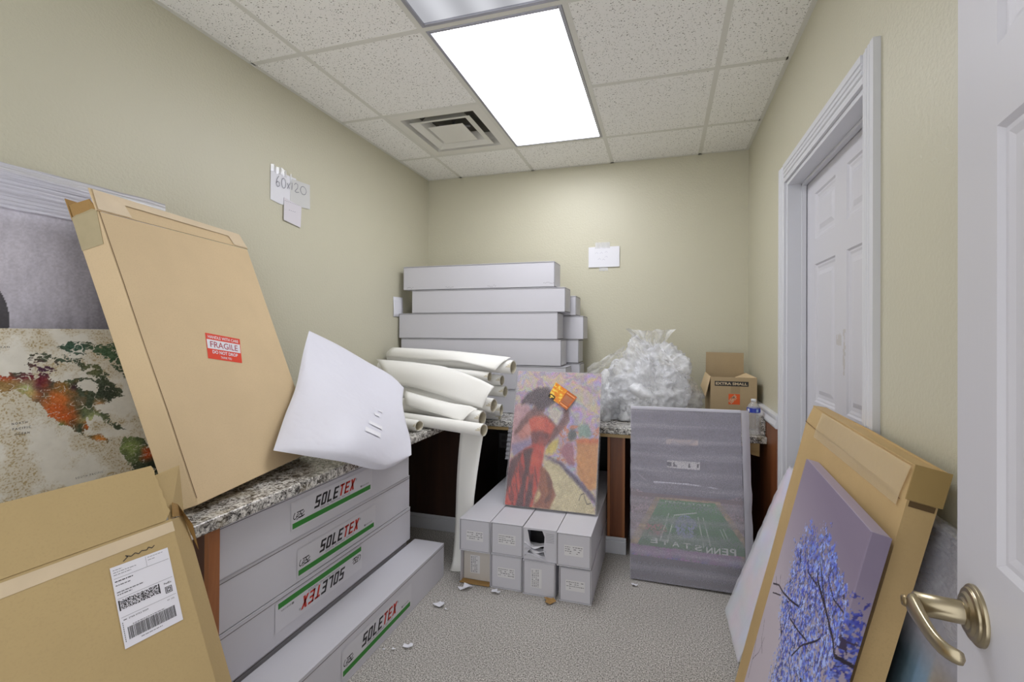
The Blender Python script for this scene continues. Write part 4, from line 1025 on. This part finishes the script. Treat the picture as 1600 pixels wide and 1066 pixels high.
for k, ch in enumerate('PENN'): text(m_, ch, sw * (.875 - .066 * k), sh * (.196 - .001 * k), .034 - .001 * k, .030, y, 0, 0, .02, 0, True)
for k, ch in enumerate('STATE'): text(m_, ch, sw * (.555 - .098 * k + .02), sh * (.203 + .003 * k), .026, .036, y, 0, 0, .01, 0, True)
text(m_, 'PENN STATE', sw * .32, sh * .452, .010, sw * .40, y, 0)
m_.keep = 1; m_.build('field_lettering', lt, St)
rows = []; x1 = sw + .001
for j_ in range(60):
    v_ = j_ / 59; row = []
    for i in range(44):
        u_ = i / 43; xx = -.004 + (x1 + .004 - .012 * (1 - v_) * 0) * u_ + (.005 * mnoise.noise(Vector((v_ * 9, 7, 0))) if i == 43 else 0)
        over = max(0, xx - sw) / .045
        row.append((xx, -sd - .004 - .002 * abs(mnoise.noise(Vector((u_ * 3, v_ * 30, 1)))) + .022 * over, -.0 + (sh + .006) * v_ + (.006 * mnoise.noise(Vector((u_ * 5, 1, 0))) if j_ == 59 else 0)))
    rows.append(row)
m_ = MB().grid(rows); tp = rows[-1]

m_.build('foam_sleeve', foam_film, St)
m_ = MB().box(-.004, sw + .002, -sd - .0065, -.004, sh - .004, sh + .013)
rows = [[(sw + .0015 + (.040 + .006 * mnoise.noise(Vector((j_ * .35, 4, 0)))) * i / 4, -sd - .0075 + .020 * (i / 4) ** 1.5 + .003 * mnoise.noise(Vector((i, j_ * .3, 0))), (sh + .012) * j_ / 30) for i in range(5)] for j_ in range(31)]; m_.grid(rows)
m_.grid([[r0[-1] for r0 in rows], [(r0[-1][0] - .004, -.002, r0[-1][2]) for r0 in rows]])

m_.build('sleeve_fold', sheet_mat('foam_fold', (214, 213, 224), .12, .5, (40, .4, .003))[1], St, bevel=.004)

# ------------------------------------------------------------------ dancer picture in bubble wrap
Pn = thing('dancer_canvas', 'canvas painting of a dancer in a red dress, bubble-wrapped, standing on the square-ended boxes', 'canvas print', frame(-.842, 2.369, .3375, 1.0, 17.8, -.3))
pw, ph, pd = .500, .757, .028
MB().box(0, pw, -pd, 0, 0, ph).build('stretcher', canvas_m, Pn, bevel=.003)
PP = [((205,160,165),[(-0.08,0.73),(0.18,0.74),(0.22,0.44),(-0.02,0.38)]),((215,138,122),[(0.04,0.53),(0.17,0.62),(0.23,0.51),(0.12,0.47)]),((158,146,182),[(0.00,0.43),(0.21,0.47),(0.27,0.44),(0.05,0.34)]),
((222,210,165),[(0.38,0.34),(0.47,0.35),(0.63,0.30),(0.79,0.21),(0.93,0.10),(1.00,0.02),(1,-.1),(0.3,-.1),(0.50,0.03),(0.56,0.10),(0.50,0.20),(0.43,0.27)]),
((222,156,84),[(0.76,0.50),(1.00,0.51),(1.00,0.17),(0.92,0.15),(0.79,0.25)]),((222,112,56),[(0.76,0.50),(1.01,0.51),(1.01,0.485),(0.76,0.475)]),((226,204,98),[(0.40,0.38),(0.45,0.47),(0.56,0.50),(0.54,0.42),(0.49,0.38)]),
((140,174,160),[(0.76,0.60),(0.87,0.62),(0.92,0.56),(0.90,0.52),(0.78,0.52)]),((86,98,98),[(0.65,0.53),(0.69,0.58),(0.75,0.56),(0.75,0.51),(0.68,0.48)]),((176,112,126),[(0.57,0.41),(0.65,0.48),(0.72,0.46),(0.75,0.31),(0.68,0.32)]),
((96,86,114),[(0.38,0.37),(0.58,0.34),(0.79,0.23),(1.01,0.10),(1.01,0.06),(0.77,0.20),(0.58,0.31),(0.40,0.36)]),
((120,76,72),[(0.31,0.68),(0.42,0.65),(0.52,0.59),(0.59,0.66),(0.58,0.73),(0.65,0.71),(0.66,0.64),(0.60,0.58),(0.51,0.50),(0.43,0.44),(0.39,0.43),(0.38,0.54)]),
((122,78,72),[(0.27,0.75),(0.18,0.69),(0.10,0.62),(0.02,0.52),(0.03,0.49),(0.11,0.55),(0.18,0.61),(0.21,0.62),(0.31,0.65),(0.36,0.69),(0.36,0.74)]),
((216,205,190),[(0.40,0.71),(0.50,0.71),(0.57,0.69),(0.53,0.61),(0.44,0.65)]),((66,48,54),[(0.08,0.77),(0.15,0.83),(0.25,0.87),(0.38,0.88),(0.42,0.85),(0.41,0.79),(0.48,0.77),(0.41,0.73),(0.30,0.70),(0.25,0.73),(0.14,0.75),(0.07,0.73)]),
((218,82,50),[(0.18,0.62),(0.25,0.65),(0.39,0.65),(0.50,0.59),(0.46,0.51),(0.39,0.43),(0.27,0.43),(0.23,0.52)]),((120,50,46),[(0.22,0.53),(0.34,0.55),(0.46,0.52),(0.39,0.43),(0.27,0.42),(0.24,0.46)]),
((212,66,38),[(0.27,0.45),(0.40,0.45),(0.39,0.36),(0.38,0.22),(0.34,0.09),(0.31,0.0),(-.02,-.02),(-0.02,0.12),(0.02,0.31),(0.14,0.39)]),
((84,42,42),[(0.15,0.39),(0.27,0.42),(0.24,0.28),(0.21,0.14),(0.21,-.01),(0.12,-.01),(0.17,0.17),(0.19,0.28)]),((84,44,44),[(0.25,0.22),(0.30,0.24),(0.30,0.12),(0.28,-.01),(0.22,-.01),(0.24,0.12)]),
((92,52,54),[(0.02,0.32),(0.15,0.39),(0.08,0.25),(0.03,0.13),(0.00,0.05),(-0.01,0.18)]),((156,86,46),[(0.37,0.30),(0.43,0.27),(0.50,0.20),(0.56,0.10),(0.50,0.0),(0.32,0.0),(0.35,0.11),(0.37,0.22)]),((112,62,40),[(.42,.27),(.47,.24),(.52,.17),(.5,.06),(.44,.03),(.48,.12),(.45,.2)]),
((226,206,150),[(0.37,0.13),(0.40,0.10),(0.39,0.07),(0.33,0.02),(0.34,0.08)])]
def dance(X, Y):
    U, V = X / pw, Y / ph; d_ = vnoise(U, V, 7, 81)
    Ua, Va = U + np.cos(d_ * 9) * .06, V * 1.6 + np.sin(d_ * 9) * .06
    a, b, c_ = vnoise(Ua + V * .6, Va - U * .3, 16, 82), vnoise(Ua, Va, 22, 83), vnoise(U, V * 1.5, 90, 84, 2)
    col = np.stack([206 + (a - .5) * 70, 188 + (b - .5) * 80, 196 + (a + b - 1) * -90], -1)
    lav = (vnoise(Ua, Va, 9, 85) > .56) & (V > .45); col[lav] = col[lav] * .65 + np.array((146, 134, 178)) * .35
    ye = (vnoise(Ua, Va, 8, 86) > .62); col[ye] = col[ye] * .55 + np.array((232, 212, 150)) * .45
    low = (U > .55) & (V < .6) & (V > .3); col[low & (b > .58)] = (214, 140, 110)
    wx, wy = (vnoise(U, V, 30, 87) - .5) * .022, (vnoise(U, V, 30, 88) - .5) * .022
    for c0, p in PP:
        m = soft(U + wx * .6, V + wy * .6, p, .016) * .94; col = col * (1 - m) + (np.array(c0) + ((b - .5) * 50)[..., None] + ((a - .5) * 26)[..., None]) * m
    for (x0, y0, rr, cc, kk) in ((.30, .60, .10, (240, 122, 86), .7), (.36, .46, .07, (226, 96, 60), .5), (.30, .33, .09, (236, 104, 62), .8), (.26, .20, .06, (232, 90, 54), .6), (.06, .08, .08, (236, 84, 56), .7), (.30, .80, .10, (54, 40, 46), .5), (.46, .13, .06, (196, 122, 64), .6), (.20, .50, .03, (140, 120, 150), .0)):
        g_ = (np.clip(1 - np.hypot(U - x0, (V - y0) * 1.2) / rr, 0, 1) ** 1.2 * kk)[..., None]
        on_ = (np.abs(col - np.array((150, 80, 60))).sum(-1) < 190)[..., None]; col = np.where(on_, col * (1 - g_) + np.array(cc) * g_, col)
    st = vnoise(U * 3 + V * 1.1, V * .6, 14, 89) ; m = inside(U, V, PP[17][1]) & (st > .60); col[m] = col[m] * .55 + np.array((60, 24, 26)) * .45
    for p in ([(.82, .08), (.84, .12), (.87, .13), (.88, .10), (.91, .06), (.95, .07)],): col[near_line(U, V, p) < .003] = (70, 62, 66)
    return col + (c_ - .5)[..., None] * 40
picture('painting', pw, ph, 260, 390, dance, -pd - .0006, Pn, print_m)
rows = []
for j_ in range(50):
    v_ = j_ / 49
    rows.append([(-.008 + (pw + .016) * i / 40 + (.003 * mnoise.noise(Vector((v_ * 12, i, 0))) if i in (0, 40) else 0), -pd - .006 - .002 * mnoise.noise(Vector((i * .3, v_ * 6, 0))), -.003 + (ph + .008) * v_) for i in range(41)])
m_ = MB().grid(rows); m_.grid([[r0[-1] for r0 in rows], [(r0[-1][0] + .001, -.003, r0[-1][2]) for r0 in rows]]); m_.grid([[r0[0] for r0 in rows], [(r0[0][0] - .001, -.003, r0[0][2]) for r0 in rows]]); m_.grid([rows[-1], [(p[0], -.003, p[2] + .002) for p in rows[-1]]])
m_.build('bubble_wrap', bubble, Pn)
rows = [[(-.010 - .022 * i / 4 + .003 * ((i + j_) % 2), -pd + .01 + .004 * (j_ % 3), .24 + .19 * j_ / 22) for i in range(5)] for j_ in range(23)]
MB().grid(rows, smooth=False).build('wrap_fringe', sheet_mat('bubble_edge', (150, 150, 156), .3, .2, None, .9)[1], Pn)
cq = quad_map([(.198, .610), (.313, .537), (.368, .613), (.238, .695)])
def card(X, Y):
    n1, n2 = vnoise(X, Y, 9, 91), vnoise(X, Y, 26, 92)
    col = np.stack([226 + n1 * 24, 110 + n1 * 90, 24 + n2 * 40], -1)
    m = (X > .55); col[m] = np.array((198, 104, 48)) + ((n1[m] - .5) * 50)[:, None]
    m = (X > .60) & (X < .93) & (Y > .22) & (Y < .74) & (((Y * 26).astype(int) % 2) == 0); col[m] = (170, 128, 100)
    m = (X > .58) & (X < .96) & ((np.abs(Y - .86) < .03) | (np.abs(Y - .12) < .03)); col[m] = (240, 170, 110)
    m = (X < .3) & (Y < .18 + n2 * .14); col[m] = (44, 40, 24)
    m = (n1 > .60) & (X < .55); col[m] = (250, 214, 90)
    return col
picture('orange_card', 1, 1, 60, 50, card, 0, Pn, gloss_print, lambda a, b: (cq(a, b).x, -pd - .0115, cq(a, b).y))

# ------------------------------------------------------------------ clear plastic bag heap
def crumple(name, centre, radii, seed, m_at, amp=.22, sub=5, tuft=None, flat=True):
    bm = bmesh.new(); bmesh.ops.create_icosphere(bm, subdivisions=sub, radius=1)
    for v in bm.verts:
        d = v.co.normalized(); p = d * 1.9 + Vector((seed, seed * 2, 0))
        n1 = mnoise.noise(p) ; n2 = abs(mnoise.noise(p * 2.7)); n3 = abs(mnoise.noise(p * 6.5))
        k = 1 + amp * n1 * 1.6 - amp * .9 * n2 + amp * .55 * n3 - amp * .35 * abs(mnoise.noise(p * 13))
        q_ = Vector((d.x * radii[0] * k, d.y * radii[1] * k, d.z * radii[2] * k))
        if tuft:
            for tx, tz, tr, thh_ in tuft:
                r_ = math.hypot(d.x - tx, d.y) / tr
                if d.z > 0 and r_ < 1: q_.z += thh_ * (1 - r_) ** 1.5 * (1 + .3 * math.sin(math.atan2(d.y, d.x - tx) * 7)); q_.x += tz * (1 - r_)
        v.co = q_
        if flat and v.co.z < -radii[2] * .62: v.co.z = -radii[2] * .62
    me = bpy.data.meshes.new(name); bm.to_mesh(me); bm.free(); me.materials.append(m_at)
    me.polygons.foreach_set('use_smooth', [True] * len(me.polygons))
    return me
bagc = Vector((-.090, 2.93, .752))
bag = thing('plastic_bag', 'heap of clear crumpled plastic bag on the back worktop between the two pictures', 'bag', Matrix.Translation(bagc))
def sub_mesh(me, nm, loc): o = bpy.data.objects.new(nm, me); C.objects.link(o); o.parent = bag; o.location = loc; return o
sub_mesh(crumple('outer', 0, (.272, .19, .30), 3.2, clear_bag, .24, 6), 'outer_film', (.02, .0, .19))
sub_mesh(crumple('left', 0, (.16, .15, .17), 8.4, clear_bag, .25, 5), 'side_fold', (-.27, -.02, .11))
sub_mesh(crumple('inner', 0, (.22, .15, .22), 5.7, inner_bag, .30, 5), 'inner_wrap', (.03, .01, .14))
sub_mesh(crumple('inner2', 0, (.15, .12, .13), 15.7, inner_bag, .30, 5), 'inner_wrap', (-.20, .02, .085))
rows = []
for j_ in range(22):          # gathered neck fanning out at the top
    v_ = j_ / 21; row = []
    for i in range(40):
        u_ = i / 39; wd = .055 + .10 * v_ ** 1.3 * (1 if u_ < .5 else 1)
        xx = .02 + (u_ - .5) * 2 * wd + .01 * mnoise.noise(Vector((u_ * 9, v_ * 3, 0))) - .01 * v_
        row.append((xx, -.02 + .04 * math.sin(u_ * 21 + v_ * 2) * (.35 + .4 * v_) + .015 * mnoise.noise(Vector((u_ * 12, v_ * 6, 3))), .44 + .125 * v_ + .02 * abs(u_ - .5) * v_ + .012 * mnoise.noise(Vector((u_ * 7, 5, 0))) * v_))
    rows.append(row)
MB().grid(rows).build('gathered_neck', clear_bag, bag)
for (sx, sz, ex, ez, w_) in ((-.37, .30, -.14, .43, .07), (.08, .43, .24, .26, .06), (-.36, .12, -.22, .02, .09), (-.10, .50, .05, .30, .05)):   # folded sheets of film over the heap
    rows = []
    for j_ in range(8):
        row = []
        for i in range(16):
            t_ = i / 15; px_ = sx + (ex - sx) * t_; pz_ = sz + (ez - sz) * t_
            row.append((px_ + .012 * mnoise.noise(Vector((i * .6, j_, sx * 9))), -.19 + .09 * abs(t_ - .5) + .10 * max(0, pz_ - .25) + .02 * mnoise.noise(Vector((i * .4, j_ * .8, sx))), max(.004, pz_ - w_ * .5 + w_ * j_ / 7 + .014 * mnoise.noise(Vector((i * .5, j_ * .7, 2 + sx))))))
        rows.append(row)
    MB().grid(rows).build('loose_film', clear_bag, bag)

# ------------------------------------------------------------------ small brown box
X = thing('moving_box', 'small open brown moving box with an orange emblem on the back worktop', 'box', frame(.270, 3.178, .752, 0))
bw, bd, bh, th = .250, .355, .293, .003
m_ = MB(); m_.box(0, bw, -bd, 0, 0, th); m_.box(0, bw, -bd, -bd + th, th, bh); m_.box(0, bw, -th, 0, th, bh); m_.box(0, th, -bd + th, -th, th, bh); m_.box(bw - th, bw, -bd + th, -th, th, bh)
m_.build('body', board_x, X)
MB().add([(.002, -.001, bh), (bw - .015, -.001, bh), (bw - .015, .002, bh + .130), (.004, .002, bh + .133)], [(0, 1, 2, 3)]).build('back_flap', board_x, X, solid=.003)
MB().add([(-.001, -bd + .004, bh), (-.001, -.006, bh), (-.030, -.02, bh - .09), (-.028, -bd + .02, bh - .12)], [(0, 1, 2, 3)]).build('side_flap', board_a, X, solid=.003)
MB().add([(bw - .003, -bd + .01, bh), (bw - .003, -.01, bh), (bw - .075, -.03, bh - .03), (bw - .075, -bd + .12, bh - .035)], [(0, 1, 2, 3)]).build('inner_flap', board_a, X, solid=.003)
m_ = MB(); y = -bd - .0006
m_.rect(.022, .205, bh - .052, bh - .024, y, 0); text(m_, 'EXTRA SMALL', .028, bh - .0455, .0155, .170, y - .0003, 1, 0, .03)
m_.rect(.098, .159, .135, .196, y, 2)
for k, wd_ in enumerate(('THE', 'HOME', 'DEPOT')): text(m_, wd_, (.117, .105, .113)[k], (.165, .1465, .138)[k], (.010, .015, .012)[k], (.020, .052, .048)[k], y - .0003, 1, .1, .03, 45)
m_.keep = 1; m_.build('box_print', [mat('stencil_black', (44, 42, 42), .6), mat('stencil_cream', (206, 186, 152), .6), orange_m], X)
m_ = MB().rect(.110, .160, .200, .240, y); m_.keep = 1; m_.build('tape_patch', mat('glue_patch', (160, 138, 104), .6), X)

# ------------------------------------------------------------------ water bottle
Bo = thing('water_bottle', 'clear plastic water bottle with a blue label on the right end of the worktop', 'bottle', Matrix.Translation((.474, 2.665, .7515)))
def lathe_z(prof, seg=36):
    m_ = MB(); m_.grid([[(r_ * math.cos(k * 2 * math.pi / seg), r_ * math.sin(k * 2 * math.pi / seg), z_) for k in range(seg)] for r_, z_ in prof], 0, True, True); return m_
pf = [(.0, .004), (.018, .0), (.030, .003), (.033, .010)] + [(.0325 + .0013 * math.cos(k * math.pi), .018 + k * .010) for k in range(9)] + [(.0335, .108), (.0335, .138), (.032, .146), (.027, .157), (.018, .167), (.0125, .172), (.0122, .177)]
pf = [(a, b * 1.02) for a, b in pf]
lathe_z(pf).build('bottle_body', bottle_m, Bo)
lathe_z([(.0, .1925), (.0125, .1925), (.0135, .191), (.0135, .179), (.0, .179)]).build('cap', mat('white_cap', (226, 228, 232), .4), Bo)
lathe_z([(.0342, .122), (.0342, .146)]).build('label_band', NT('x').m if False else mat('blue_label', (52, 70, 176), .35), Bo)
m_ = MB()
for a0, a1, mi in ((-2.75, -2.35, 0), (-1.35, -1.0, 1)):
    m_.grid([[(.0345 * math.cos(a0 + (a1 - a0) * i / 6), .0345 * math.sin(a0 + (a1 - a0) * i / 6), z_) for i in range(7)] for z_ in (.126, .142)], mi)
m_.build('label_print', [paper_m, mat('pale_blue_label', (150, 176, 220), .35)], Bo)

# ------------------------------------------------------------------ papers on the walls
pp = thing('paper_note', 'white note reading 60x120 taped high on the left wall', 'note', frame(XL + .001, 1.772, 1.950, 90))
m_ = MB().add([(.0, -.0015, .004), (.055, -.002, -.004), (.162, -.0015, .0), (.160, -.0015, .158), (.075, -.001, .158), (.0, -.0025, .166)], [(0, 1, 2, 3, 4, 5)]); m_.build('upper_sheet', paper_m, pp, solid=.0008)
m_ = MB().add([(.120, -.003, .010), (.258, -.003, .022), (.255, -.003, .155), (.122, -.003, .148)], [(0, 1, 2, 3)]); m_.build('side_sheet', mat('paper_thin', (208, 208, 206), .6), pp, solid=.0006)
m_ = MB().add([(.080, -.005, .036), (.195, -.005, .018), (.190, -.005, -.095), (.078, -.006, -.080)], [(0, 1, 2, 3)]); m_.build('lower_sheet', mat('paper_pinkish', (218, 214, 220), .6), pp, solid=.0008)
m_ = MB(); y = -.0045; z0 = .080
m_.stroke([(.048, z0 + .056), (.036, z0 + .035), (.032, z0 + .012), (.040, z0 - .002), (.052, z0 + .006), (.052, z0 + .022), (.040, z0 + .026), (.034, z0 + .016)], .0028, y)
def oval(cx_, cz_, a, b): m_.stroke([(cx_ + a * math.cos(k * .5236), cz_ + b * math.sin(k * .5236)) for k in range(13)], .0028, y)
oval(.078, z0 + .028, .013, .026)
m_.stroke([(.100, z0 + .036), (.116, z0 + .012)], .0026, y); m_.stroke([(.117, z0 + .038), (.101, z0 + .008)], .0026, y); m_.stroke([(.132, z0 + .048), (.130, z0 + .010)], .0028, y)
m_.stroke([(.146, z0 + .042), (.156, z0 + .054), (.170, z0 + .048), (.168, z0 + .030), (.150, z0 + .010), (.160, z0 + .006), (.178, z0 + .012)], .0028, y); oval(.208, z0 + .030, .020, .022)
for i in range(9): m_.rect(.084 + i * .011, .090 + i * .011, .020, .0215, -.0062)
for i in range(4): m_.rect(.110 + i * .012, .116 + i * .012, -.022, -.020, -.0066)
m_.keep = 1; m_.build('handwriting', marker, pp)
m_ = MB().grid([[(.0 + i * .016, -.003 - .002 * (i % 2), .145 + .035 * j_ / 3 + .004 * math.sin(i * 2)) for i in range(7)] for j_ in range(4)], smooth=False); m_.grid([[(.118 + .006 * i, -.0045, .12 + .05 * j_ / 2) for i in range(3)] for j_ in range(3)]); m_.build('tape', tape_clear, pp)
pb = thing('paper_note', 'small white note taped on the back wall right of the boxes', 'note', frame(-.540, YB - .001, 1.790, 0))
MB().box(0, .228, -.009, -.001, 0, .150).build('sheet', paper_m, pb)
m_ = MB().grid([[(.05 + i * .018, -.0095 - .002 * (i % 2), .138 + .045 * j_ / 3) for i in range(7)] for j_ in range(4)], smooth=False); m_.grid([[(.08 + i * .016, -.004, -.03 + .035 * j_ / 2 + .004 * (i % 2)) for i in range(5)] for j_ in range(3)], smooth=False); m_.build('tape', tape_clear, pb)
m_ = MB()
for (a, b) in ((.05, .10), (.085, .10), (.12, .105), (.07, .055), (.10, .05), (.12, .07)): m_.stroke([(a, b), (a + .012, b + .010), (a + .022, b)], .0018, -.0096)
m_.keep = 1; m_.build('handwriting', mat('faint_pencil', (186, 186, 200), .6), pb)
m_ = MB().grid([[(-.003 * math.sin(j_ * .8), 0, 0)] for j_ in range(2)]) if False else MB()
m_.grid([[(i * .10 / 5, -.004 - .012 * (i / 5) ** 2 - .002 * math.sin(j_), .145 * j_ / 5) for i in range(6)] for j_ in range(6)])
tag(m_.build('paper_note', paper_m, M=frame(XL, 2.828, 1.412, 90), solid=.0008), 'small curled blank paper on the left wall beside the box tower', 'note')

# ------------------------------------------------------------------ scraps on the carpet
def scrap(label, x, y, s_, seed, m_at=paper_m, name='paper_scrap'):
    r_ = random.Random(seed); n_ = 9; pts = []
    for k in range(n_):
        a = k * 2 * math.pi / n_; rr = s_ * r_.uniform(.35, 1.1); pts.append((rr * math.cos(a) * 1.5, rr * math.sin(a), .003 + r_.random() * s_ * .6))
    m_ = MB().add([(0, 0, .004)] + pts, [(0, k + 1, (k + 1) % n_ + 1) for k in range(n_)])
    tag(m_.build(name, m_at, M=Matrix.Translation((x, y, .002)), solid=.0012), label, 'scrap', 'torn scraps on the carpet')
scrap('largest torn paper scrap in front of the open square-ended box', -.955, 2.085, .030, 1)
scrap('small paper scrap against the second lower square-ended box', -.800, 2.095, .018, 2)
scrap('curled paper scrap on open carpet right of the floor box', -1.012, 1.923, .024, 3)
scrap('tiny paper crumb beside the curled scrap', -.97, 1.90, .006, 4)
scrap('pointed paper sliver nearest the bottom of the picture', -1.001, 1.629, .016, 5)
scrap('tiny paper crumb right of another crumb near the floor box', -1.052, 1.601, .007, 6)
scrap('tiny paper crumb closest to the floor box edge', -1.090, 1.588, .006, 7)
scrap('paper scrap at the lower left corner of the stadium picture', -.133, 2.350, .018, 8)
scrap('torn cardboard scrap in front of the square-ended boxes', -.520, 2.095, .030, 9, board_dark, 'cardboard_scrap')
